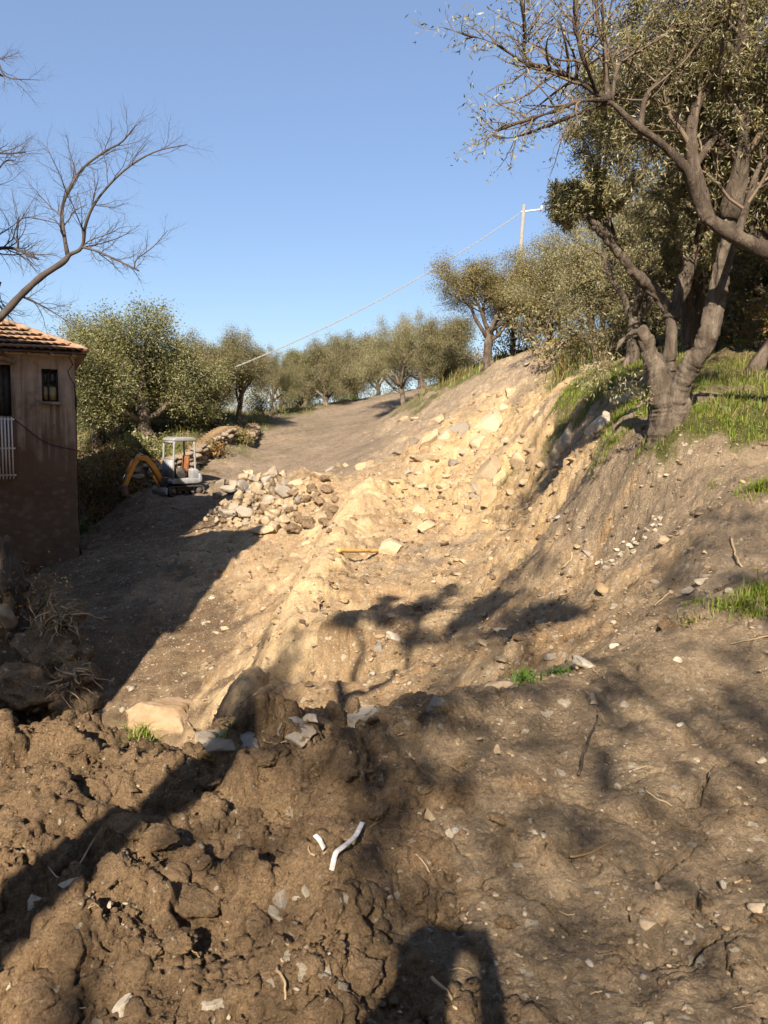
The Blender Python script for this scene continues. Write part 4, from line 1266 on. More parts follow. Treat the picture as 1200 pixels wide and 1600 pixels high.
# ------------------------------------------------------------------ dry stone retaining wall
M['wallstone'] = stone_mat('lichened_wall_stone', (0.20, 0.165, 0.125), (0.27, 0.225, 0.165), (0.12, 0.09, 0.06))
def stone_wall():
    pts = [P(214, 752, 34.2), P(262, 742, 35.0), P(300, 737, 36.2), P(345, 720, 39.5), P(390, 703, 43.0), P(400, 690, 46)]
    pts = np.array([(p[0], p[1]) for p in pts])
    seg = np.r_[0, np.cumsum(np.hypot(*np.diff(pts, axis=0).T))]
    e = empty('stone_retaining_wall', (pts[2][0], pts[2][1], base_z(*pts[2])), 'low dry stone retaining wall along the edge of the road behind the excavator', 'wall')
    org = np.array(e.location)
    var = []
    for k in range(4):
        V, Fa = rock_geo(400 + k, 2, 9, .4, .7, .04, (1, .8, .8))
        me = MB().add(V, Fa).mesh('stone')
        me.materials.append(M['wallstone'])
        var.append(me)
    var2 = []
    g = np.random.default_rng(5)
    core = MB()
    n = 0
    for k in np.linspace(0, seg[-1], 40):
        x, y = np.interp(k, seg, pts[:, 0]), np.interp(k, seg, pts[:, 1])
        z = float(base_z(x, y))
        box(core, np.array([x - .25, y + .25, z + .25]) - org, (.5, .5, 1.25 - .3 * k / seg[-1]), rz=.6)
    core.build('earth_core', 'clod', e)
    for row in range(5):
        k = g.uniform(0, .2)
        while k < seg[-1]:
            ln = g.uniform(.28, .55)
            x, y = np.interp(k, seg, pts[:, 0]), np.interp(k, seg, pts[:, 1])
            z = float(base_z(x, y)) - .1 + row * .225 + g.uniform(-.03, .03)
            if row < (5 if k < 4 else 4) and (row < 4 or g.random() < .6):
                link('stone', var[int(g.integers(4))], None, e, np.array([x + g.uniform(-.05, .05), y - .05 * row * .3 - .05, z]) - org,
                     (g.uniform(-.2, .2), g.uniform(-.2, .2), .55 + g.uniform(-.3, .3)), (ln * .66, .26, g.uniform(.14, .19)))
                n += 1
            k += ln
stone_wall()
q = G(337, 668)
t = P(337, 660, 41.5)
e = empty('black_crate', (t[0], t[1], float(base_z(t[0], t[1])) + .0), 'small dark crate standing on top of the stone retaining wall', 'crate', rz=.3)
mb = MB()
for s_ in (-1, 1):
    box(mb, (s_ * .24, 0, .24), (.03, .4, .46))
    box(mb, (0, s_ * .2, .24), (.46, .03, .46))
box(mb, (0, 0, .03), (.44, .36, .03))
mb.build('crate_side', 'black', e)
mb = MB()
for s_ in (-1, 1):
    box(mb, (0, s_ * .222, .47), (.54, .03, .05))
    box(mb, (s_ * .262, 0, .47), (.03, .38, .05))
mb.build('rim', 'darkwood', e)

# ------------------------------------------------------------------ mini excavator
def excavator():
    M['exwhite'] = plain('dusty_white_paint', (0.22, 0.23, 0.235), 0.45, var=0.15, sc=4, bump=0.1, dirt=(0.25, 0.21, 0.17), spec=0.4)
    M['exgrey'] = plain('grey_body_paint', (0.24, 0.25, 0.26), 0.45, var=0.2, sc=4, bump=0.1, dirt=(0.2, 0.16, 0.12), spec=0.4)
    M['exorange'] = plain('orange_boom_paint', (0.58, 0.24, 0.03), 0.42, var=0.15, sc=3, bump=0.1, dirt=(0.33, 0.18, 0.07), spec=0.45)
    M['exdark'] = plain('dark_machine_metal', (0.05, 0.048, 0.046), 0.6, metal=.3, var=0.3, sc=6, dirt=(0.16, 0.12, 0.085))
    M['exrod'] = plain('chrome_rod', (0.6, 0.6, 0.6), 0.25, metal=1.0, var=0.05, bump=0)
    M['exseat'] = plain('orange_seat', (0.20, 0.08, 0.03), 0.8)
    M['rust'] = plain('rusty_bucket', (0.13, 0.075, 0.05), 0.75, metal=.2, var=0.4, sc=6)
    p = P(281, 762, 33.0)
    z = gz1(p[0], p[1])
    e = empty('mini_excavator', (p[0], p[1], z + .02), 'small tracked excavator with white canopy and orange boom lowered to the ground beside the house', 'excavator', rz=R(222))
    # local: +x forward (boom), +y left
    k = np.linspace(0, 2 * np.pi, 40, endpoint=False)
    for s_ in (-1, 1):
        prof = []
        for a in np.linspace(-90, 90, 12):
            prof.append((.62 + .20 * math.cos(R(a)), .20 + .20 * math.sin(R(a))))
        for a in np.linspace(90, 270, 12):
            prof.append((-.62 + .20 * math.cos(R(a)), .20 + .20 * math.sin(R(a))))
        inner = [(x * .93, .2 + (z_ - .2) * .78) for x, z_ in prof]
        mb = MB()
        n = len(prof)
        w = .13
        V = [(x, yy, z_) for yy, pr in ((-w, prof), (w, prof), (-w, inner), (w, inner)) for x, z_ in pr]
        i = np.arange(n); j = (i + 1) % n
        mb.add(V, [np.stack([i, j, j + n, i + n], -1), np.stack([i + 2 * n, i + 3 * n, j + 3 * n, j + 2 * n], -1), np.stack([i, i + 2 * n, j + 2 * n, j], -1), np.stack([i + n, j + n, j + 3 * n, i + 3 * n], -1)])
        tr = mb.build('track', 'exdark', e)
        tr.location = (0, s_ * .50, 0)
        cl = MB()
        per = np.r_[0, np.cumsum(np.hypot(*np.diff(np.array(prof + prof[:1]), axis=0).T))]
        pr = np.array(prof + prof[:1])
        for q in np.linspace(0, per[-1], 34, endpoint=False):
            x, z_ = np.interp(q, per, pr[:, 0]), np.interp(q, per, pr[:, 1])
            x2, z2 = np.interp(q + .02, per, pr[:, 0]), np.interp(q + .02, per, pr[:, 1])
            box(cl, (x, 0, z_), (.035, .25, .035), ry=-math.atan2(z2 - z_, x2 - x))
        cl.build('track_lugs', 'black', tr)['kind'] = 'stuff'
        for x, r_ in ((.62, .155), (-.62, .155), (-.3, .075), (0, .075), (.3, .075)):
            wm = MB()
            zc = .20 if r_ > .1 else .12
            add_tube(wm, [(x, -.10, zc), (x, .10, zc)], r_, 16)
            add_tube(wm, [(x, -.125, zc), (x, .125, zc)], r_ * .45, 10)
            wm.build('track_roller', 'exdark', tr)
    mb = MB()
    box(mb, (0, 0, .27), (.85, .75, .2), bev=.03)
    add_tube(mb, [(0, 0, .36), (0, 0, .50)], .30, 20)
    mb.build('undercarriage', 'exdark', e)
    mb = MB()
    prism(mb, [(.86, .06), (.92, .06), (.96, .2), (.90, .36), (.84, .34)], Matrix(), 1.22, .01)
    for s_ in (-.25, .25):
        box(mb, (.63, s_, .22), (.5, .07, .08))
    mb.build('dozer_blade', 'exgrey', e)
    mb = MB()
    prism(mb, [(.58, .48), (.62, .62), (.5, .70), (-.45, .72), (-.62, .70), (-.68, .56), (-.6, .48)], Matrix(), 1.04, .03)
    mb.build('body', 'exgrey', e)
    mb = MB()
    prism(mb, [(-.30, .70), (-.28, 1.08), (-.52, 1.10), (-.66, 1.0), (-.70, .70)], Matrix(), 1.0, .05)
    mb.build('engine_cover', 'exgrey', e)
    mb = MB()
    prism(mb, [(-.58, .50), (-.60, .92), (-.74, .86), (-.78, .66), (-.74, .52)], Matrix(), 1.06, .05)
    mb.build('counterweight', 'exwhite', e)
    # canopy
    bm = MB()
    prism(bm, [(.52, 2.22), (.50, 2.32), (.30, 2.385), (-.35, 2.385), (-.50, 2.33), (-.52, 2.22)], Matrix(), 1.0, .035)
    bm.build('canopy_roof', 'exwhite', e, True)
    for x, y, lean in ((.46, .44, .06), (.46, -.44, .06), (-.44, .44, -.04), (-.44, -.44, -.04)):
        pm = MB()
        add_tube(pm, [(x + lean, y, .68), (x + lean * .8, y, 1.2), (x, y, 2.1), (x * .96, y * .97, 2.25)], .043, 8)
        pm.build('canopy_post', 'exwhite', e, True)
    pm = MB()
    add_tube(pm, [(.5, -.42, 1.52), (.5, .42, 1.52)], .025, 8)
    add_tube(pm, [(.5, -.42, 2.18), (.5, .42, 2.18)], .035, 8)
    box(pm, (.52, 0, 1.1), (.02, .80, .72))
    pm.build('front_guard', 'exgrey', e)
    sm = MB()
    box(sm, (-.05, 0, 1.0), (.46, .5, .14), bev=.05)
    box(sm, (-.28, 0, 1.32), (.14, .46, .58), bev=.05, ry=-.12)
    box(sm, (-.05, 0, .82), (.36, .40, .24))
    sm.build('seat', 'exseat', e)
    for s_ in (-1, 1):
        lm = MB()
        box(lm, (.16, s_ * .34, .92), (.4, .14, .4), bev=.03)
        add_tube(lm, [(.26, s_ * .34, 1.1), (.30, s_ * .33, 1.34)], .014, 6)
        lm.add(ico(2)[0] * .03 + np.array([.30, s_ * .33, 1.36]), ico(2)[1])
        lm.build('control_console', 'exdark', e)
    # boom, arm, bucket
    mb = MB()
    box(mb, (.72, 0, .55), (.32, .26, .34), bev=.03)
    mb.build('swing_post', 'exdark', e)
    mb = MB()
    prism(mb, [(.68, .52), (.82, .46), (1.24, 1.10), (1.52, 1.42), (1.86, 1.46), (1.90, 1.58), (1.82, 1.64), (1.42, 1.60), (1.10, 1.28)], Matrix(), .16, .012)
    boom = mb.build('boom', 'exorange', e)
    mb = MB()
    prism(mb, [(1.70, 1.66), (1.82, 1.72), (2.06, 1.30), (2.46, .46), (2.40, .36), (2.30, .42), (1.92, 1.22), (1.74, 1.48)], Matrix(), .13, .012)
    arm = mb.build('arm', 'exorange', e)
    def cyl(par, a, b, r1, r2, f, dy=0):
        a, b = np.array([a[0], dy, a[1]]), np.array([b[0], dy, b[1]])
        c = a + (b - a) * f
        c_ = MB()
        add_tube(c_, [a, c], r1, 12)
        cy_ = c_.build('cylinder', 'exorange', par, True)
        c_ = MB()
        add_tube(c_, [c, b], r2, 8)
        c_.build('cylinder_rod', 'exrod', par if par is e else par, True)
    cyl(boom, (.92, .34), (1.34, 1.12), .055, .025, .62)
    cyl(boom, (1.10, 1.42), (1.76, 1.74), .05, .024, .65)
    cyl(arm, (2.0, 1.52), (2.52, .62), .05, .024, .62)
    h = MB()
    for s_ in (-.03, .03):
        add_tube(h, [(.8, s_, .7), (1.12, s_ * 2, 1.38), (1.5, s_ * 2, 1.72), (1.85, s_ * 2, 1.78), (2.05, s_ * 2, 1.5)], .013, 6)
    h.build('hydraulic_hose', 'black', boom, True)
    mb = MB()
    prism(mb, [(2.40, .50), (2.50, .44), (2.60, .26), (2.58, .08), (2.42, -.02), (2.22, .0), (2.20, .05), (2.40, .06), (2.50, .14), (2.50, .26), (2.40, .38)], Matrix(), .46, .008)
    for s_ in (-.225, .225):
        prism(mb, [(2.40, .48), (2.52, .40), (2.58, .2), (2.54, .06), (2.40, .0), (2.24, .03), (2.32, .2)], Matrix.Translation((0, s_, 0)), .016)
    bk = mb.build('bucket', 'rust', arm)
    for y in (-.18, -.06, .06, .18):
        tm = MB()
        prism(tm, [(2.26, -.02), (2.26, .05), (2.10, .06)], Matrix.Translation((0, y, 0)), .05)
        tm.build('tooth', 'exdark', arm)
excavator()

# ------------------------------------------------------------------ utility pole and cable
def pole():
    D = 45.0
    top = P(819, 320, D)
    low = P(811, 420, D)
    ax = (top - low) / np.linalg.norm(top - low)
    bz = float(base_z(top[0], top[1]))
    foot = top - ax * (top[2] - bz) / ax[2]
    e = empty('utility_pole', foot, 'pale leaning utility pole with short crossarm standing behind the trees on the crest', 'pole')
    mb = MB()
    add_tube(mb, [(0, 0, -.3), top - foot], [.15, .10], 10)
    mb.build('post', plain('pale_concrete', (0.21, 0.20, 0.185), 0.9, var=.15, sc=3), e, True)
    mb = MB()
    a, b = P(814, 331, D) - foot, P(848, 327, D) - foot
    add_tube(mb, [a, b], .045, 6)
    mb.build('crossarm', 'whitemetal', e)
    for f in (.1, .95):
        mb = MB()
        c = a + (b - a) * f
        add_tube(mb, [c + np.array([0, 0, .02]), c + np.array([0, 0, .12]), c + np.array([0, 0, .2])], [.05, .07, .03], 8)
        mb.build('insulator', 'whitemetal', e)
    s, t_ = P(813, 333, D), P(368, 573, 41.0)
    n = 260
    k = np.linspace(0, 1, n)[:, None]
    c = s + (t_ - s) * k
    c[:, 2] -= 4 * .55 * (k * (1 - k))[:, 0]
    cb = MB()
    for ph in (0, np.pi):
        w = np.c_[np.sin(k * 190 + ph), np.zeros(n), np.cos(k * 190 + ph)] * .024
        add_tube(cb, c + w, .018, 5)
    o = cb.build('overhead_cable', plain('pale_cable', (0.24, 0.24, 0.24), 0.6, var=.1, bump=0), None, True)
    tag(o, 'pale twisted overhead cable sagging from the utility pole down to the olives on the left', 'cable')
pole()

# ------------------------------------------------------------------ rocks
LM = [(720, 675, 'the dark hollow'), (765, 738, 'the broad smooth outcrop'), (640, 790, 'the row of three boulders'), (600, 857, 'the flat slab with the yellow pole'), (886, 692, 'the broken whitish slab'),
      (430, 790, 'the rubble heap'), (545, 1340, 'the long white strip'), (250, 1122, 'the big ochre boulder'), (200, 1330, 'the broad trunk shadow'), (190, 1577, 'the angular whitish stone'), (1047, 977, 'the dark earth lump'),
      (700, 1480, 'the round-topped shadow at the bottom'), (1160, 940, 'the green weed at the right edge'), (850, 1055, 'the purple-flowered weed'), (340, 960, 'the shaded lower terrace'), (560, 1114, 'the rounded grey ledge'),
      (920, 1190, 'the dark standing twig'), (50, 1408, 'the broken whitish stone'), (1050, 1420, 'the long crack on the right'), (615, 997, 'the whitish square stone'), (800, 618, 'the top of the cut slope'), (540, 830, 'the low bright ridge')]
HPM = [(343, 758, 'the excavator side'), (380, 745, 'its top left corner'), (430, 745, 'its top'), (440, 778, 'the largest grey block'), (405, 800, 'the largest pale block'),
       (380, 810, 'its lower left corner'), (415, 833, 'the foot of the heap'), (475, 752, 'the earth lumps'), (372, 778, 'its left flank')]
def near(u, v, lm=None):
    a, b, nm = min(lm or LM, key=lambda q: math.hypot(q[0] - u, (q[1] - v) * 1.3))
    dx, dy = u - a, v - b
    return (('right of ' if dx > 0 else 'left of ') if abs(dx) > abs(dy) else ('below ' if dy > 0 else 'above ')) + nm
_seen = {}
def vary(base, u, v, lm=None):
    t = base + ', ' + near(u, v, lm)
    _seen[t] = _seen.get(t, 0) + 1
    return t
_rk = {}
def rock_obj(mat, i, big=False):
    k = (mat, i, big)
    if k not in _rk:
        me = rock_mesh('rock', 30 + i * 7, n=4 if big else 3, cuts=14 if big else 12, rough=.06 if big else .04)
        me.materials.append(M[mat])
        _rk[k] = me
    return _rk[k]
RNG = np.random.default_rng(77)
MC = {'p': 'pale', 'g': 'grey', 'o': 'ochre', 'w': 'white', 'c': 'clod'}
def rock_px(u, v, w, h, mat, label, group=None, name='rock', cat='rock', big=False, sink=.22, lift=0.0, flat=1.0, tilt=.35, deep=None, slab=0):
    q = G(u, v + h * (.40 if not slab else .1))
    d = q[1]
    wm, hm = w * d / F, h * d / F
    dp = deep or (wm + hm) / 2
    me = rock_obj(MC[mat], int(RNG.integers(7)), big)
    if slab:
        # bedded in the slope: flat side along the ground
        zx = float(base_z(q[0] + .5, q[1]) - base_z(q[0] - .5, q[1]))
        zy = float(base_z(q[0], q[1] + .5) - base_z(q[0], q[1] - .5))
        n = Vector((-zx, -zy, 1)).normalized()
        n = (n + Vector((0, -.35, 0)) + Vector(RNG.normal(0, .12, 3))).normalized()
        rot = n.to_track_quat('Z', 'Y').to_matrix() @ Euler((0, 0, RNG.uniform(-.35, .35))).to_matrix()
        o = link(name, me, None, None, q + np.array(n) * slab * .10 * hm, rot.to_euler(), (wm * .60, hm * .72, max(.16, slab * (wm + hm) * .34)))
    else:
        o = link(name, me, None, None, (q[0], q[1] + dp * .25, q[2] + hm * (.5 - sink) + lift),
                 (RNG.uniform(-tilt, tilt), RNG.uniform(-tilt, tilt), RNG.uniform(-.4, .4) + (math.pi if RNG.random() < .5 else 0)), (wm * .62, dp * .62, hm * .78 * flat))
    return tag(o, label, cat, group)

HEAP = [(343,758,14,16,'g'),(340,775,14,10,'p'),(356,768,18,16,'g'),(366,760,14,12,'g'),(380,748,16,14,'p'),(391,742,18,12,'p'),(395,750,20,10,'g'),(405,746,12,14,'p'),
        (419,747,16,12,'p'),(428,741,14,14,'g'),(441,752,14,18,'p'),(415,757,16,12,'g'),(381,770,22,16,'g'),(400,766,20,18,'p'),(372,778,16,16,'p'),(425,770,14,24,'p'),
        (440,775,22,26,'g'),(408,776,10,8,'p'),(373,790,16,16,'p'),(391,790,20,12,'p'),(392,780,22,10,'g'),(421,785,20,14,'g'),(437,790,18,12,'p'),(405,800,28,24,'p'),
        (380,808,22,22,'g'),(399,816,20,16,'p'),(366,800,12,16,'g'),(355,805,18,22,'g'),(430,805,22,16,'p'),(370,825,12,10,'p'),(395,828,14,12,'p'),(410,835,26,16,'p'),
        (425,830,18,14,'p'),(448,760,20,20,'g'),(465,755,22,12,'p'),(475,748,14,10,'p'),(458,775,14,10,'g'),(477,783,12,10,'p'),(468,790,12,10,'g'),(388,760,16,12,'p'),
        (413,792,14,12,'p'),(447,798,14,12,'g'),(415,815,16,14,'p'),(350,785,12,10,'p'),(360,815,14,12,'p'),(385,822,14,10,'g'),(440,815,16,12,'p'),(455,790,14,12,'p')]
HL = {'p': ('pale yellow limestone block in the heap of rubble right of the excavator', 'pale blocks of the rubble heap'),
      'g': ('grey limestone block in the heap of rubble right of the excavator', 'grey blocks of the rubble heap'),
      'c': ('brown lump of earth on the right side of the rubble heap', 'earth lumps of the rubble heap')}
for u, v, w, h, c in HEAP:
    rock_px(u, v, w * 1.12, h * 1.12, c, vary({'p': 'pale yellow', 'g': 'grey'}[c] + (' upright' if h > w else ' flat' if w > 1.35 * h else '') + ' limestone block of the heap', u, v, HPM), HL[c][1], name='limestone_block', cat='stone block', lift=.06, tilt=.6)
_cl = [MB().add(*clod_geo(60 + i, 4)).mesh('earth_clod', True) for i in range(7)]
for me in _cl:
    me.materials.append(M['clod'])
M['soil'] = ground_mat('dry_soil', (0.27, 0.19, 0.12))
_cs = [me.copy() for me in _cl]
for me in _cs:
    me.materials[0] = M['soil']
def clod_px(u, v, w, label, group, sink=.3, flat=.8, mat='clod'):
    q = G(u, v)
    s = w * q[1] / F / 2
    o = link('earth_clod', (_cl if mat == 'clod' else _cs)[int(RNG.integers(7))], None, None, (q[0], q[1], q[2] + s * (flat - sink)),
             (RNG.uniform(-.5, .5), RNG.uniform(-.5, .5), RNG.uniform(0, 6.28)), (s * RNG.uniform(.85, 1.2), s * RNG.uniform(.8, 1.1), s * flat * RNG.uniform(.8, 1.15)))
    return tag(o, label, 'clod', group)
for k in range(34):
    a = RNG.uniform(0, 1)
    uu, vv, ww = 450 + 78 * RNG.random(), 760 + 75 * RNG.random(), RNG.uniform(10, 26)
    clod_px(uu, vv, ww, vary(('big' if ww > 18 else 'small') + ' brown earth lump in the heap', uu, vv, [(455, 765, 'the pale blocks'), (490, 775, 'the top of the earth lumps'), (500, 815, 'the foot of the earth lumps'), (520, 790, 'the right end of the heap'), (460, 820, 'the flat blocks at the heap foot')]), HL['c'][1], sink=.2, mat='soil')

for u, v, w, h, c, lab in (
    (685,659,30,14,'p','flat pale slab at the upper left end of the rock outcrop on the cut slope'),
    (720,672,38,26,'g','overhanging grey-topped block above the dark hollow in the cut slope'),
    (696,683,26,26,'p','rounded pale boulder just left of the dark hollow in the cut slope'),
    (765,668,58,40,'p','largest pale rock face, upper right of the dark hollow in the cut slope'),
    (748,694,44,22,'p','pale ledge just below right of the dark hollow in the cut slope'),
    (674,690,16,36,'p','narrow tilted pale slab at the left end of the rock outcrop'),
    (765,738,54,42,'p','broad smooth pale outcrop in the middle of the cut slope'),
    (782,750,32,26,'o','ochre block against the lower right of the broad smooth outcrop'),
    (808,722,40,20,'p','pale ledge jutting right of the broad smooth outcrop'),
    (767,776,34,30,'o','reddish ochre block below the broad smooth outcrop'),
    (788,793,24,13,'p','small pale block at the foot of the reddish ochre block'),
    (667,815,30,22,'p','pale boulder lowest of three in a row on the bench above the flat slab'),
    (654,796,26,20,'p','pale boulder in the middle of three in a row on the bench'),
    (637,787,28,13,'p','flat pale boulder uppermost of three in a row on the bench'),
    (572,728,28,18,'p','long pale boulder on the crest of the low ridge beside the road'),
    (708,720,19,19,'g','grey and pale two-toned block below the dark hollow'),
    (886,692,40,40,'w','whitish broken rock slab at the right end of the cut slope below the grass'),
    (938,668,46,30,'w','smooth whitish sloping slab between the two patches of grass'),
    (984,622,50,22,'w','whitish boulder in the grass left of the forked olive trunk'),
    (533,827,20,17,'p','single pale block at the lower right foot of the rubble heap'),
    (786,640,26,15,'p','pale block high on the cut slope'),
    (800,618,24,18,'p','pale ledge near the top of the cut slope'),
    (870,715,22,40,'w','narrow whitish ledge dropping below the broken rock slab'),
):
    rock_px(u, v, w * 1.02, h * 1.05, c, lab, name='boulder', cat='boulder', big=True, sink=.4, tilt=.25, slab=0 if (u, v) in ((667, 815), (654, 796), (637, 787), (533, 827), (708, 720)) else .75)
sg = {'p': ('pale stone lying loose on the cut slope', 'loose pale stones on the slope'), 'g': ('grey stone lying loose on the cut slope', 'loose grey stones on the slope')}
for u, v, w, h, c in ((646,690,17,14,'g'),(622,708,17,8,'g'),(630,658,15,9,'p'),(648,657,15,9,'p'),(640,740,15,10,'g'),(653,745,15,7,'g'),(674,725,28,14,'p'),(652,718,20,14,'p'),
                      (712,757,24,13,'p'),(837,646,13,14,'p'),(516,734,17,8,'g'),(528,730,11,10,'p'),(540,726,13,7,'p'),(495,742,17,10,'p'),(745,765,18,10,'g'),(725,742,16,10,'p'),
                      (690,735,12,8,'p'),(700,745,14,8,'p'),(660,760,14,8,'p'),(615,760,14,8,'p'),(680,770,12,7,'p'),(740,785,14,10,'g'),(820,690,16,10,'p'),(830,710,18,10,'p'),
                      (845,730,18,9,'p'),(790,690,14,10,'p'),(800,770,18,9,'p'),(820,760,16,9,'p'),(780,625,14,9,'p'),(815,640,14,8,'p'),(740,625,12,7,'p'),(755,645,12,7,'p'),
                      (690,700,12,9,'p'),(725,707,16,10,'g'),(640,775,12,7,'p'),(710,785,14,8,'p'),(730,800,14,8,'p'),(760,815,14,8,'p'),(570,845,12,7,'p'),(560,880,12,7,'p'),
                      (620,830,12,8,'p'),(655,868,13,8,'p'),(725,880,15,7,'p'),(405,888,14,10,'p'),(480,848,16,9,'p'),(440,900,14,8,'p'),(390,905,12,8,'p'),(460,870,13,8,'p'),
                      (330,935,14,8,'g'),(350,985,13,8,'p'),(318,975,13,7,'g'),(500,905,14,9,'p'),(515,880,12,8,'p'),(850,790,14,8,'p'),(830,800,12,8,'p'),(870,770,12,8,'p')):
    rock_px(u, v, w, h, c, vary(('wide ' if w > 1.7 * h else 'blocky ') + sg[c][0][:-18], u, v), sg[c][1], name='stone', cat='stone', tilt=.4)
for u, v, w, h, c, lab in (
    (605,964,26,7,'g','thin flat grey stone in the shade on the bench'),
    (615,997,21,16,'w','whitish square stone in the shade between the two shadows on the bench'),
    (592,1017,20,18,'g','grey stone just left of the whitish square stone on the bench'),
    (573,966,13,9,'w','small whitish stone beside the thin flat grey stone'),
    (783,983,21,9,'w','flat whitish stone at the right edge of the bench shade'),
    (252,1118,116,66,'o','big ochre boulder beside the grass tuft at the edge of the mound'),
    (355,1148,110,36,'g','long pale rock ledge right of the leaning stick at the mound edge'),
    (455,1137,60,22,'g','grey rock ledge in the middle of the mound edge'),
    (560,1114,72,24,'g','rounded grey ledge of rock at the top of the mound edge'),
    (682,1098,40,20,'g','bluish grey stone half buried at the right of the mound edge'),
    (486,1136,24,14,'w','small whitish stone between the two grey ledges of the mound edge'),
    (190,1577,40,28,'w','angular whitish stone near the bottom edge, left of the flat one'),
    (328,1581,46,22,'w','flat whitish stone near the bottom edge, right of the angular one'),
    (8,1541,26,20,'w','whitish stone in the bottom left corner'),
    (50,1408,54,26,'w','broken whitish stone in the sunlit clods at the left edge'),
    (112,1384,34,14,'w','narrow whitish stone beside the broad tree shadow at the left'),
    (1047,977,38,22,'c','dark earth lump at the edge of the slope on the right'),
    (913,1036,28,22,'w','whitish stone beside the root on the right side of the mound edge'),
    (860,1036,18,14,'g','small grey stone beside the purple-flowered weed'),
    (1040,846,26,14,'p','pale stone at the top of the gravel streak on the right slope'),
    (672,1274,16,20,'p','pale stone right of the hollow in the foreground'),
    (777,1172,9,17,'p','small upright pale stone in the right foreground soil'),
    (440,1400,44,30,'g','grey half-buried stone left of the white strips'),
    (340,1590,30,16,'g','grey stone at the bottom edge beside the flat whitish one'),
):
    ledge = (u, v) in ((355, 1148), (455, 1137), (560, 1114), (682, 1098))
    ob = rock_px(u, v + (8 if ledge else 0), w, h, c, lab, name='stone', cat='stone', big=w > 30, sink=.55 if ledge else .3, tilt=.08 if ledge else .2, deep=.22 if ledge else None)
    if c == 'o':
        ob.data = rock_mesh('stone', 903, n=5, cuts=24, lo=.5, hi=.72, rough=.10)
        ob.data.materials.append(M['browned'])
for u, v, w, h in ((1075,930,18,14),(1107,925,12,8),(1140,925,14,10),(960,951,13,8),(1098,912,22,8),(1025,911,20,9),(975,1103,17,9),(960,1010,13,8),(1058,1032,15,9),(900,1130,10,6),(935,1085,9,6),(1065,1135,14,8),
                   (1090,1190,12,7),(965,1230,14,8),(1005,1245,12,8),(810,1360,16,9),(835,1300,9,7),(700,1310,14,12),(655,1275,8,10),(475,1395,11,18),(430,1436,30,14),(462,1411,14,8),(1130,1385,10,16),(1148,1490,14,8),
                   (1095,1450,12,8),(1170,1335,10,6),(1020,1320,10,6),(716,1395,10,8),(820,1430,8,7),(640,1180,10,8),(560,1235,8,7),(575,1180,12,9),(660,1500,8,8),(265,1250,8,8),(170,1418,9,8),(395,1460,10,9),(1190,1190,14,8)):
    rock_px(u, v, w, h, 'w', vary(('upright' if h > w else 'flat' if w > 1.6 * h else 'rounded') + ' small whitish stone in the soil', u, v), 'small whitish stones in the foreground soil', name='stone', cat='stone', tilt=.5, sink=.25)
# gravel streak on the right slope
for k in range(46):
    f = RNG.random()
    u, v = 1035 - 95 * f + RNG.normal(0, 4 + 4 * f), 812 + 78 * f + RNG.normal(0, 5)
    w = RNG.uniform(4, 10)
    rock_px(u, v, w, w * .65, 'w', vary(('larger' if w > 7 else 'tiny') + ' whitish stone in the pale gravel streak', u, v, [(1030, 818, 'the pale stone at its top'), (1005, 838, 'the upper part of the streak'), (975, 862, 'the lower part of the streak'), (948, 886, 'the hooked root at its foot')]), 'stones of the gravel streak', name='stone', cat='stone', tilt=.5)
# ------------------------------------------------------------------ earth clods of the foreground
cl_lab = ('brown earth clod among the broken soil of the foreground mound', 'earth clods of the foreground mound')
for u, v, w in ((150,1540,120),(275,1375,60),(300,1420,110),(280,1480,100),(180,1465,90),(110,1440,60),(230,1500,70),(60,1560,110),(430,1560,80),(350,1500,80),(520,1480,90),(560,1420,90),(640,1400,60),
                (480,1250,60),(540,1230,50),(600,1190,50),(250,1330,80),(200,1300,60),(330,1230,50),(120,1290,70),(70,1250,60),(420,1190,50),(500,1170,44),(380,1280,60),(590,1280,60),(520,1320,60),
                (440,1340,70),(360,1350,60),(40,1190,50),(120,1180,44),(210,1190,50),(270,1180,40),(620,1480,70),(560,1540,90),(680,1560,80),(700,1460,60),(760,1540,60),(240,1570,60),(30,1500,70),(480,1520,60),
                (400,1450,60),(330,1300,44),(180,1380,60),(640,1330,44),(580,1130,36),(650,1120,34),(700,1120,34),(530,1150,36),(740,1500,50),(160,1230,44),(20,1300,60),(450,1590,70),(100,1590,80),
                (660,1240,34),(720,1200,34),(780,1290,40),(830,1400,44),(790,1450,44),(850,1560,60),(900,1480,44)):
    if RNG.random() < .62 and not (abs(u - 540) < 75 and abs(v - 1340) < 60):
        clod_px(u, v, w * RNG.uniform(.7, 1.0), vary(('large' if w > 75 else 'small' if w < 50 else 'middling') + ' brown earth clod', u, v), cl_lab[1], sink=.5, flat=.7)

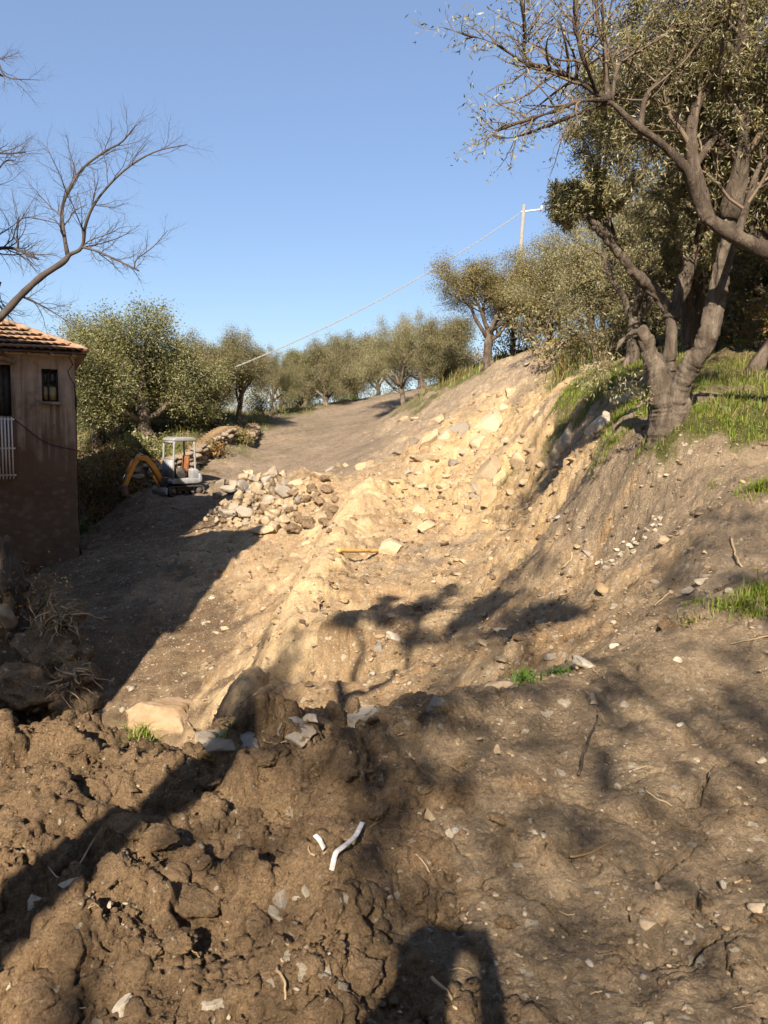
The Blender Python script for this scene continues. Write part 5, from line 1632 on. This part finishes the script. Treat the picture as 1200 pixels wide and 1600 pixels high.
def scatter(name, mat, n, seed, ymax, smin, smax, dens, geos, smooth_=False, ymin=1.7, flat=.7, wide=.55, pw=3.0):
    """many small stones or crumbs as one mesh; sizes follow a steep law so that few are large"""
    g = np.random.default_rng(seed)
    y = np.exp(g.uniform(math.log(ymin), math.log(ymax), n * 4))
    x = y * g.uniform(-wide, wide, n * 4)
    zn = zone(x, y)
    keep = g.random(n * 4) < dens(zn, x, y)
    x, y = x[keep][:n], y[keep][:n]
    z = gz(x, y)
    s = smin * (1 - g.random(len(x)) * (1 - (smin / smax) ** pw)) ** (-1 / pw)
    s = np.minimum(s * np.clip(y / 6, .6, 2.4), .16)
    mb = MB()
    for k, (V, Fa) in enumerate(geos):
        i = np.arange(len(x))[k::len(geos)]
        m_ = len(i)
        a = g.uniform(0, 6.28, m_)
        sc = np.stack([s[i] * g.uniform(.8, 1.4, m_), s[i] * g.uniform(.7, 1.1, m_), s[i] * flat * g.uniform(.6, 1.1, m_)], -1)
        q = V[None] * sc[:, None]
        tl = g.uniform(-.5, .5, m_)
        qz = q[..., 2] * np.cos(tl)[:, None] + q[..., 0] * np.sin(tl)[:, None]
        qx = q[..., 0] * np.cos(tl)[:, None] - q[..., 2] * np.sin(tl)[:, None]
        X = qx * np.cos(a)[:, None] - q[..., 1] * np.sin(a)[:, None] + x[i][:, None]
        Y = qx * np.sin(a)[:, None] + q[..., 1] * np.cos(a)[:, None] + y[i][:, None]
        Z = qz + (z[i] + sc[:, 2] * .25)[:, None]
        mb.add(np.stack([X, Y, Z], -1).reshape(-1, 3), (Fa[None] + (np.arange(m_) * len(V))[:, None, None]).reshape(-1, 3))
    return tag(mb.build(name, mat, None, smooth_), kind='stuff')
g1 = [rock_geo(500 + i, 2, 7, .3, .6, .02) for i in range(6)]
g0 = [rock_geo(520 + i, 1, 7, .35, .6, .02) for i in range(4)]
g2 = [clod_geo(540 + i, 2) for i in range(6)]
g2s = [clod_geo(560 + i, 1) for i in range(6)]
rk = lambda z, x, y: np.clip(z[:, 3] * 1.05, .05, 1) * (1 - .8 * smooth(.0, .1, .12 - z[:, 0]))
scatter('gravel', 'pale', 2300, 1, 42, .012, .15, rk, g1)
scatter('gravel', 'grey', 800, 2, 42, .012, .12, rk, g0)
scatter('gravel', 'white', 450, 3, 14, .004, .05, lambda z, x, y: np.clip(z[:, 3] + .25, 0, 1) * (z[:, 0] > .13), g0)
scatter('gravel', 'ochre', 1000, 9, 34, .014, .12, lambda z, x, y: np.clip(z[:, 3] * 1.1 - .2, 0, 1), g1)
scatter('soil_crumbs', 'clod', 1300, 4, 5.5, .012, .05, lambda z, x, y: np.clip(z[:, 4], 0, 1), g2, True)
scatter('soil_crumbs', 'clod', 9000, 5, 7.0, .005, .03, lambda z, x, y: np.clip(z[:, 4] + .15, 0, 1), g2s)
scatter('soil_lumps', 'soil', 3000, 6, 34, .014, .08, lambda z, x, y: np.clip(z[:, 3] * .8 + .1, 0, 1) * (y > 5) * (z[:, 0] > .13), g2s, True, ymin=5)

def heap_rubble():
    g = np.random.default_rng(8)
    mb = MB()
    for k in range(420):
        u, v = g.normal(425, 48), g.normal(800, 26)
        if not (335 < u < 535 and 738 < v < 850):
            continue
        q = P(u, v, 27.5)
        x, y = q[0] + g.normal(0, .2), 27.2 + g.normal(0, 1.3)
        V, Fa = (g1 if k % 2 else g2s)[k % 6]
        s_ = .05 + .11 * g.random() ** 2
        z = float(base_z(x, y)) + .05
        a = Euler(g.uniform(0, 6, 3)).to_matrix()
        mb.add(V @ np.array(a).T * s_ + np.array([x, y, z]), Fa)
    tag(mb.build('rubble', 'pale'), kind='stuff')
heap_rubble()
# ------------------------------------------------------------------ grass, weeds, shrubs
def blades(name, mat, xy, lo, hi, wid, seed, lean=.45, label=None, cat=None, group=None, kind=None, parent=None, org=None):
    g = np.random.default_rng(seed)
    x, y = xy[:, 0], xy[:, 1]
    z = gz(x, y)
    n = len(x)
    L = g.uniform(lo, hi, n)[:, None]
    az = g.uniform(0, 6.28, n)
    d = np.stack([np.cos(az), np.sin(az), np.zeros(n)], -1)
    s = np.stack([-np.sin(az + g.normal(0, .6, n)), np.cos(az), np.zeros(n)], -1) * wid * g.uniform(.6, 1.3, n)[:, None]
    ln = np.abs(g.normal(0, lean, n))[:, None]
    p = np.stack([x, y, z - .015], -1)
    up = np.array([0, 0, 1.0])
    m1 = p + up * L * .55 + d * L * ln * .3
    t = p + up * L * (1 - .35 * np.minimum(ln, 1)) + d * L * ln
    V = np.stack([p - s, p + s, m1 + s * .8, m1 - s * .8, t], 1).reshape(-1, 3)
    b = np.arange(n)[:, None] * 5
    mb = MB()
    if org is not None:
        V = V - org
    mb.add(V, [b + np.array([[0, 1, 2, 3]]), b + np.array([[3, 2, 4]])])
    o = mb.build(name, mat, parent)
    return tag(o, label, cat, group, kind)

def veg_points(n, seed, ymin, ymax, xlo, xhi, th=.135, clump=1.0):
    g = np.random.default_rng(seed)
    y = np.exp(g.uniform(math.log(ymin), math.log(ymax), n * 3))
    x = y * g.uniform(xlo, xhi, n * 3)
    zn = zone(x, y)
    k = (zn[:, 0] < th + g.normal(0, .012, len(x))) & (zn[:, 1] > zn[:, 0] * .74) & (fbm(x * 1.5, y * 1.5, seed, 3) + g.normal(0, .25, len(x)) > -.25 * clump)
    return np.stack([x[k], y[k]], -1)[:n]
blades('grass', 'grass', veg_points(42000, 11, 7.5, 19, .1, .62, .17), .03, .10, .0042, 1, .9, kind='stuff')
blades('grass', 'grass', veg_points(4500, 14, 7.5, 19, .1, .62, .15), .08, .18, .004, 4, .9, kind='stuff')
blades('grass', 'grass', veg_points(11000, 17, 9.5, 17, .2, .38, .20), .05, .15, .005, 7, .8, kind='stuff')
blades('dry_grass', 'drygrass', veg_points(5000, 12, 9, 22, .05, .65), .10, .30, .005, 2, .8, kind='stuff')
blades('grass', 'grass', veg_points(9000, 13, 19, 75, -.5, .5), .15, .36, .022, 3, .5, kind='stuff')
blades('dry_grass', 'drygrass', veg_points(11000, 15, 28, 80, -.55, .4), .2, .6, .022, 5, .5, kind='stuff')

def tuft(u, v, n, rad, lo, hi, label, mat='grass', wid=.004, name='grass_tuft', cat='grass tuft', lean=.6):
    q = G(u, v)
    g = np.random.default_rng(int(u * 3 + v))
    a, r = g.uniform(0, 6.28, n), rad * np.abs(g.normal(0, .6, n))
    e = blades(name, mat, np.stack([q[0] + r * np.cos(a), q[1] + r * np.sin(a)], -1), lo, hi, wid, int(u + v), lean, label, cat, None, None, None, q)
    e.location = q
    return e
tuft(240, 1152, 195, 0.111, 0.060, 0.161, 'tuft of thin green and dry grass in front of the big ochre boulder', 'drygrass', .0035, lean=.9)
tuft(225, 1158, 117, 0.085, 0.048, 0.124, 'short green tuft at the left foot of the big ochre boulder', 'grass', .0035, lean=.9)
tuft(345, 1158, 65, 0.068, 0.036, 0.087, 'small green tuft beside the leaning stick', 'grass', .003, lean=.9)
tuft(1160, 950, 650, 0.2, 0.042, 0.124, 'bright green weed tuft at the right edge below the yellow flower', 'grass', .0042, lean=.9)
tuft(1195, 935, 520, 0.16, 0.042, 0.136, 'bright green grass at the right edge beside the yellow flower', 'grass', .0042, lean=.9)
tuft(1085, 945, 78, 0.085, 0.030, 0.062, 'small green weed above the dark earth lump', 'grass', .006, lean=.9)
tuft(1080, 975, 78, 0.119, 0.036, 0.087, 'dry green tuft right of the dark earth lump', 'drygrass', .006, lean=.9)
tuft(820, 1062, 117, 0.085, 0.036, 0.093, 'broad-bladed green weed on the mound edge', 'herb', .006, lean=.9)
tuft(872, 1052, 91, 0.076, 0.030, 0.074, 'green weed with tiny purple flowers on the mound edge', 'herb', .006, lean=.9)
tuft(1190, 765, 650, 0.2, 0.048, 0.155, 'green grass hanging over the scraped bank at the right edge', 'grass', .0042, lean=.9)
tuft(955, 700, 900, 0.25, 0.036, 0.124, 'fringe of long green grass over the bank left of the forked trunk', 'grass', .0042, lean=.9)
tuft(905, 565, 500, .9, .3, .9, 'tall dry grass clump at the top of the slope left of the grass bank', 'drygrass', .016)
tuft(720, 590, 300, 1.0, .2, .6, 'pale dry grass clump on the crest above the road', 'drygrass', .022)
tuft(785, 548, 260, 0.25, 0.060, 0.186, 'low green plant with yellow flowers at the top of the slope', 'herb', .03, lean=.9)
tuft(140, 490, 1, .01, .1, .2, 'thin weed on the house roof ridge', 'drygrass') if False else None

def flower():
    q = G(1181, 925)
    e = empty('yellow_flower', q, 'single yellow dandelion-like flower at the right edge above the green weeds', 'flower')
    mb = MB()
    h = .15
    add_tube(mb, [(0, 0, 0), (.01, 0, h * .5), (0, 0, h)], .003, 5)
    mb.build('stem', 'herb', e)
    mb = MB()
    for k in range(14):
        a = k * .449
        d = np.array([math.cos(a), math.sin(a), .35])
        s = np.array([-math.sin(a), math.cos(a), 0]) * .007
        c = np.array([0, 0, h])
        mb.add(np.stack([c, c + d * .016 + s, c + d * .026, c + d * .016 - s]), np.array([[0, 1, 2, 3]]))
    mb.build('petals', plain('yellow_petal', (0.75, 0.58, 0.02), .6, var=.1, bump=0), e)
flower()

def shrub(u, d, v0, wid, hgt, n, L, Wd, mat, label, group=None, name='shrub', seed=0, stems=9, zc=None, hollow=.25):
    g = np.random.default_rng(seed + int(u * 7 + d * 13))
    q = P(u, v0, d)
    q[2] = float(base_z(q[0], q[1]))
    e = empty(name, q, label, 'shrub' if 'shrub' in name else 'plant', group)
    t = Tree(seed + int(u))
    th = []
    Q = dict(seg=(5, 4), wob=(.2, .25), trop=(.05, 0), tap=(.3, .3), sides=(4, 3), wood=2, thin=0, leaf_from=0, leaves=max(2, n // (stems * 7)), spread=wid * .07, droop=.0, n=(6,), t0=(.25,), ang=(.7,), lr=(.55,), rr=(.6,))
    for k in range(stems):
        a = g.uniform(0, 6.28)
        r = wid * .5 * math.sqrt(g.random())
        tip = np.array([r * math.cos(a), r * math.sin(a) * .8, hgt * g.uniform(.6, 1.05) * (1 - .45 * (r / (wid * .5)) ** 2)])
        b = np.array([tip[0] * .35, tip[1] * .35, -.05])
        t.grow(b, tip - b, np.linalg.norm(tip - b) * .9, max(.008, .012 * hgt), 0, Q)
    t.wood[1].build('stems', 'twig', e)
    link('leaves', t.leaf_mesh('leaves', L, Wd), mat, e)
    return e
SG = 'undergrowth shrubs at the edge of the cleared ground'
for u, d, w, h, n, mat, lab in (
    (140, 34, 3.2, 3.2, 3000, 'leafdry', 'rusty brown shrub against the right side of the old house'),
    (172, 35, 3.0, 2.2, 2600, 'leafdry', 'brown tangled shrub between the house and the large bushy olive'),
    (196, 36, 2.6, 1.5, 2200, 'leafyel', 'yellow-green bramble left of the excavator canopy'),
    (232, 37, 2.6, 1.3, 2000, 'leafgreen', 'green bramble behind the excavator canopy'),
    (150, 33, 2.0, .8, 1200, 'leafdry', 'low dry brush at the foot of the house corner'),
    (205, 34, 2.0, .7, 1200, 'leafdry', 'low dry brush left of the excavator boom'),
    (128, 30, .5, .6, 160, 'herb', 'bright green weed at the foot of the house corner'),
    (290, 46, 4, 2.2, 2600, 'leaf', 'dull green shrub behind the middle of the stone wall'),
    (320, 42.5, 1.0, .8, 500, 'herb', 'fresh green leafy plant on top of the stone wall left of the crate'),
    (362, 43, .9, .7, 400, 'leafgreen', 'bluish green plant on the stone wall right of the crate'),
    (330, 38.2, 1.6, .8, 900, 'leafdry', 'dry brush in front of the stone wall right of the excavator'),
    (372, 41.3, 1.4, .6, 700, 'leafyel', 'low yellowish weeds at the road end of the stone wall'),
    (410, 52, 4, 2.0, 2200, 'leaf', 'dark shrub at the left verge beyond the stone wall'),
    (452, 64.0, 3.6, 1.35, 1800, 'leafdry', 'reddish dry shrub at the left verge of the far road'),
    (480, 68.0, 4, 1.65, 1800, 'leafgreen', 'green shrub at the left verge under the low round olive'),
    (535, 70, 3, 1.6, 1400, 'herb', 'green bush at the left verge near the end of the road'),
    (590, 80, 5, 2.4, 1600, 'leafgreen', 'green bush at the end of the dirt road'),
    (650, 66.0, 5, 1.65, 1800, 'leaf', 'dark shrub on the far bank right of the road end'),
    (710, 58.0, 5, 1.50, 1800, 'leaf', 'dark shrub under the shaded olive on the crest'),
    (760, 53.0, 5, 1.50, 1800, 'leafdry', 'brown shrub behind the tall dark olive'),
    (800, 44, 4.5, 2.4, 1800, 'leaf', 'dark shrub behind the crest of the cut slope'),
    (850, 38, 4.0, 2.4, 1800, 'leaf', 'shrub at the top of the slope below the utility pole'),
    (885, 30, 3.0, 1.8, 1800, 'leafyel', 'olive green shrub at the upper end of the cut slope'),
    (940, 24, 3.0, 2.0, 2200, 'leaf', 'dark shrub behind the grey-leaved olive'),
    (1000, 30, 5, 3.0, 2600, 'leaf', 'dark shrub far behind the forked olive'),
    (1075, 22, 3.5, 1.8, 2400, 'leaf', 'dark shrub seen between the two trunks of the forked olive'),
    (1130, 24, 4, 2.4, 2400, 'leafgreen', 'green shrub on the upper terrace right of the forked olive'),
    (1185, 15, 1.8, 1.1, 1500, 'leafdry', 'dry reddish brown bush at the right edge on the grassy terrace'),
    (1220, 17, 3, 1.6, 2000, 'leaf', 'dark bush at the right edge behind the dry reddish bush'),
    (1160, 19, 3, 1.4, 1800, 'leafyel', 'yellowish bush on the upper terrace at the right'),
):
    shrub(u, d, 640, w, h, n, .11 if d < 26 else .17, .035 if d < 26 else .07, mat, lab, SG, seed=3)

# ------------------------------------------------------------------ dark bank at the left: stump, roots
def stump():
    q = G(24, 1010)
    q = np.array([P(15, 980, 5.9)[0], 5.9, 0])
    q[2] = gz1(q[0], q[1])
    e = empty('old_stump', q, 'dead splintered tree stump leaning at the left edge above the dark hollow', 'stump')
    t = MB()
    top, bot = P(4, 838, 6.0) - q, P(38, 1010, 5.9) - q
    k = np.linspace(0, 1, 18)
    g = np.random.default_rng(3)
    pts = bot + (top - bot) * k[:, None]
    pts[0, 2] -= .3
    add_tube(t, pts, .12 - .05 * k + .012 * g.normal(size=18), 14)
    o = t.build('trunk', 'barkdark', e, True)
    knobbly(o, .03, 5.0, 12)
    for (u, v, w, h) in ((8, 962, 24, 44), (20, 1050, 40, 66), (38, 1075, 30, 40)):
        c = P(u, v, 5.75) - q
        s = MB()
        V, Fa = rock_geo(int(u + v), 3, 10, .5, .8, .12, (w * 5.75 / F * .6, .06, h * 5.75 / F * .6))
        R_ = np.array(Euler((.2, -.3, .1)).to_matrix())
        s.add(V @ R_.T + c, Fa)
        s.build('broken_wood', 'wood', e)
stump()

def root_tangle(u, v, d, n, L, label, seed):
    g = np.random.default_rng(seed)
    q = P(u, v, d)
    e = empty('root_tangle', q, label, 'roots', 'root tangles on the dark bank')
    a, b = MB(), MB()
    for k in range(n):
        p = np.array([g.normal(0, .05), g.normal(0, .05), g.normal(0, .04)])
        dr = norm(np.array([g.normal(.2, .6), g.normal(-.3, .5), g.normal(-.1, .8)]))
        pts = [p]
        for j in range(8):
            dr = norm(dr + g.normal(0, .35, 3) + np.array([0, 0, -.1]))
            pts.append(pts[-1] + dr * L / 8 * g.uniform(.6, 1.3))
        add_tube(a if k % 3 else b, pts, np.linspace(.006 if k % 3 else .012, .002, 9), 4, cap=False)
    a.build('fine_roots', 'straw', e)
    b.build('thick_roots', 'wood', e)
    V, Fa = clod_geo(seed, 3)
    MB().add(V * np.array([.16, .14, .14]) - np.array([0, -.12, .02]), Fa).build('root_soil', 'clod', e, True)
root_tangle(92, 962, 5.95, 40, .32, 'dry fibrous root tangle hanging beside the dead stump', 4)
root_tangle(112, 1062, 5.4, 40, .26, 'dry root tangle low on the edge of the dark hollow', 9)
root_tangle(70, 990, 5.9, 26, .4, 'thin root tangle on the dark bank between stump and hollow', 14)
for u, v, d, w, h, lab in ((60, 1040, 5.75, 130, 120, 'dark earth lump hanging below the dead stump'), (98, 1105, 5.3, 90, 100, 'dark earth lump at the edge of the deep hollow'),
                           (20, 1090, 5.2, 110, 80, 'dark earth lump at the left edge over the mound'), (58, 1100, 5.2, 26, 22, 'small grey stone caught on the dark bank')):
    q = P(u, v, d)
    s = w * d / F
    o = link('earth_lump' if w > 40 else 'stone', _cl[int(u) % 7] if w > 40 else rock_obj('grey', 2), None, None, (q[0], q[1] + .15, q[2]), (.3, .2, u), (s * .55, s * .55, s * h / w * .6))
    tag(o, lab, 'clod' if w > 40 else 'stone')
for u, d, w, h, n, mat, lab in ((30, 6.1, .9, .5, 900, 'leafdry', 'withered brush on the dark bank under the stump'), (85, 5.7, .6, .35, 500, 'leafdry', 'withered brush at the lip of the dark hollow')):
    shrub(u, d, 1000, w, h, n, .035, .012, mat, lab, None, seed=8, name='dead_shrub')

# ------------------------------------------------------------------ sticks, strips, plank
def stick(pxs, r, label, mat='straw', name='twig', lift=.012, cat='twig', ends=None):
    pts = []
    for k, (u, v) in enumerate(pxs):
        q = G(u, v)
        pts.append(q + np.array([0, 0, lift + (ends[k] if ends else 0)]))
    pts = np.array(pts)
    k = np.linspace(0, len(pts) - 1, (len(pts) - 1) * 4 + 1)
    sm = np.stack([np.interp(k, np.arange(len(pts)), pts[:, j]) for j in range(3)], -1)
    sm[1:-1] = (sm[:-2] + 2 * sm[1:-1] + sm[2:]) / 4
    sm += np.random.default_rng(int(pxs[0][0])).normal(0, r * .4, sm.shape)
    o = np.mean(sm, 0)
    mb = MB()
    add_tube(mb, sm - o, np.linspace(r, r * .55, len(sm)), 6)
    ob = mb.build(name, mat, None, True)
    ob.location = o
    return tag(ob, label, cat)
stick([(290, 1138), (302, 1150), (312, 1168)], .018, 'short brown stick leaning out of the soil at the mound edge', 'wood', 'stick', .03, 'stick', (.10, .05, -.02))
stick([(905, 1218), (915, 1190), (932, 1155)], .008, 'dark crooked twig standing in the right foreground soil', 'barkdark', 'stick', .01, 'stick', (0, .05, .1))
stick([(675, 1535), (700, 1560), (712, 1588)], .006, 'pale twig inside the shadow at the bottom edge')
stick([(610, 1335), (650, 1345), (672, 1370)], .004, 'thin curved pale twig right of the white strips')
stick([(505, 1350), (540, 1325), (600, 1290)], .003, 'thin straw running under the white strips')
stick([(1010, 1240), (1030, 1255), (1050, 1270)], .004, 'reddish straw right of the pale foreground stones')
stick([(890, 1345), (920, 1340), (960, 1320)], .005, 'reddish dry twig in the middle of the right foreground', 'leafdry')
stick([(1143, 850), (1146, 872), (1157, 890)], .012, 'curved pale root hanging on the scraped bank at the right', 'straw', 'root', .03, 'root')
stick([(893, 872), (892, 884), (876, 896)], .014, 'hooked pale root lying on the slope below the gravel streak', 'straw', 'root', .03, 'root')
stick([(921, 1036), (924, 1050), (934, 1060)], .006, 'thin pale root beside the whitish stone on the mound edge', 'straw', 'root')
stick([(885, 1037), (894, 1048), (902, 1056)], .014, 'thick pale root end at the right of the mound edge', 'straw', 'root', .02, 'root')
stick([(1022, 955), (1036, 940), (1050, 930)], .007, 'thin twig leaning on the slope above the dark earth lump')
stick([(100, 1405), (140, 1330), (160, 1300)], .004, 'thin straw across the broad tree shadow')
stick([(430, 1520), (445, 1550), (446, 1575)], .005, 'pale straw near the bottom left of the shadow')
stick([(1205, 1000), (1170, 1010), (1140, 1015)], .004, 'thin twig lying at the right edge below the green weed')
g = np.random.default_rng(91)
for k in range(30):
    u, v = g.uniform(0, 1200), g.uniform(1120, 1590)
    a, ln = g.uniform(0, 6.28), g.uniform(12, 40)
    o = stick([(u, v), (u + ln * .5 * math.cos(a), v + ln * .5 * math.sin(a) * .6), (u + ln * math.cos(a + .3), v + ln * math.sin(a + .3) * .6)], g.uniform(.0018, .004), vary(['pale', 'reddish', 'brown'][k % 3] + ' short dry straw', u, v),
              ['straw', 'leafdry', 'wood'][k % 3], 'straw', .008, 'straw')
    o['group'] = 'dry straws on the foreground soil'

def strip(pxs, w, label):
    pts = np.array([G(u, v) + np.array([0, 0, dz]) for u, v, dz in pxs])
    k = np.linspace(0, len(pts) - 1, (len(pts) - 1) * 4 + 1)
    s = np.stack([np.interp(k, np.arange(len(pts)), pts[:, j]) for j in range(3)], -1)
    s[1:-1] = (s[:-2] + 2 * s[1:-1] + s[2:]) / 4
    tg = norm(np.gradient(s, axis=0))
    sd_ = norm(np.cross(tg, np.array([0, -.5, 1.0])))
    o = s.mean(0)
    n = len(s)
    nr = norm(np.cross(sd_, tg)) * .0012
    V = np.concatenate([s - sd_ * w + nr, s + sd_ * w + nr, s - sd_ * w - nr, s + sd_ * w - nr]) - o
    i = np.arange(n - 1)
    f = [np.stack([i, i + 1, i + 1 + n, i + n], -1), np.stack([i + 2 * n, i + 3 * n, i + 1 + 3 * n, i + 1 + 2 * n], -1),
         np.stack([i, i + 2 * n, i + 1 + 2 * n, i + 1], -1), np.stack([i + n, i + 1 + n, i + 1 + 3 * n, i + 3 * n], -1)]
    ob = MB().add(V, f).build('white_strip', plain('white_plastic', (0.62, 0.59, 0.56),   .7, var=.25, sc=30, bump=0.3, dirt=(.33, .26, .19)), None, False)
    ob.location = o
    tag(ob, label, 'plastic strip')
strip([(566, 1306, .05), (556, 1328, .05), (538, 1350, .04), (524, 1362, .03), (518, 1374, .02)], .0085, 'long bent white plastic strip lying on the clods')
strip([(492, 1332, .05), (499, 1345, .05), (506, 1358, .03)], .0080, 'short straight white plastic strip left of the long bent one')

def yellow_pole():
    a, b = G(527, 865), G(592, 866)
    a, b = a + np.array([0, 0, .05]), b + np.array([0, 0, .06])
    mb = MB()
    k = np.linspace(0, 1, 12)[:, None]
    c = (a + b) / 2
    add_tube(mb, a + (b - a) * k - c + np.random.default_rng(2).normal(0, .004, (12, 3)), .038, 9)
    o = mb.build('yellow_pole', plain('yellow_painted_wood', (0.50, 0.30, 0.085), .8, var=.3, sc=6, dirt=(.38, .27, .15)), None, True)
    o.location = c
    tag(o, 'short yellow pole lying on the bench against the flat pale slab', 'pole')
yellow_pole()
rock_px(609, 857, 46, 32, 'p', 'flat pale slab lying at the end of the yellow pole on the bench', None, 'boulder', 'boulder', True, .2, 0, 1, .1)

# ------------------------------------------------------------------ the photographer, who shows only by the shadow on the clods
def photographer():
    fz = gz1(-.34, -.42)
    e = empty('person', (-.34, -.42, fz), 'person standing behind the viewpoint in dark clothes, holding up a phone', 'person', rz=0)
    J = {'pel': (0, 0, .94, .15), 'wai': (0, 0, 1.10, .135), 'che': (0, .03, 1.32, .16), 'nec': (0, .04, 1.48, .062), 'jaw': (0, .06, 1.56, .075), 'hea': (0, .07, 1.66, .098), 'cro': (0, .06, 1.735, .07),
         'shl': (-.19, .03, 1.42, .062), 'ell': (-.20, .12, 1.18, .05), 'wrl': (.0, .27, 1.46, .034), 'hal': (.05, .29, 1.51, .038),
         'shr': (.19, .03, 1.42, .062), 'elr': (.25, .12, 1.18, .05), 'wrr': (.22, .27, 1.46, .034), 'har': (.22, .30, 1.51, .038),
         'hil': (-.09, 0, .90, .10), 'knl': (-.12, .03, .50, .065), 'anl': (-.13, 0, .08, .045), 'tol': (-.15, .15, .035, .04),
         'hir': (.09, 0, .90, .10), 'knr': (.12, .03, .50, .065), 'anr': (.13, 0, .08, .045), 'tor': (.15, .15, .035, .04)}
    E_ = [('pel', 'wai'), ('wai', 'che'), ('che', 'nec'), ('nec', 'jaw'), ('jaw', 'hea'), ('hea', 'cro'), ('che', 'shl'), ('shl', 'ell'), ('ell', 'wrl'), ('wrl', 'hal'), ('che', 'shr'), ('shr', 'elr'), ('elr', 'wrr'), ('wrr', 'har'),
          ('pel', 'hil'), ('hil', 'knl'), ('knl', 'anl'), ('anl', 'tol'), ('pel', 'hir'), ('hir', 'knr'), ('knr', 'anr'), ('anr', 'tor')]
    for sd_, hx_ in (('l', .05), ('r', .22)):
        s = 1 if sd_ == 'l' else -1
        for k in range(4):
            z = 1.495 + k * .022
            J[f'f{sd_}{k}a'] = (hx_ + s * .035, .315, z, .010)
            J[f'f{sd_}{k}b'] = (hx_ + s * .065, .312, z + .004, .008)
            E_ += [('ha' + sd_, f'f{sd_}{k}a'), (f'f{sd_}{k}a', f'f{sd_}{k}b')]
    names = list(J)
    me = bpy.data.meshes.new('body')
    me.from_pydata([J[n][:3] for n in names], [(names.index(a), names.index(b)) for a, b in E_], [])
    o = link('body', me, plain('dark_clothing', (0.03, 0.035, 0.05), .9, var=.2), e)
    o.modifiers.new('skin', 'SKIN')
    for i, n in enumerate(names):
        me.skin_vertices[0].data[i].radius = (J[n][3],) * 2
        me.skin_vertices[0].data[i].use_root = n == 'pel'
    e.scale = (1.05, 1.05, 1.07)
    sb = o.modifiers.new('sub', 'SUBSURF')
    sb.levels = sb.render_levels = 2
    ph = MB()
    box(ph, (.135, .33, 1.53), (.155, .009, .075), bev=.003)
    p = ph.build('smartphone', 'black')
    p.location = e.location
    p.scale = e.scale
    tag(p, 'dark phone held up by the person behind the viewpoint', 'phone')
photographer()
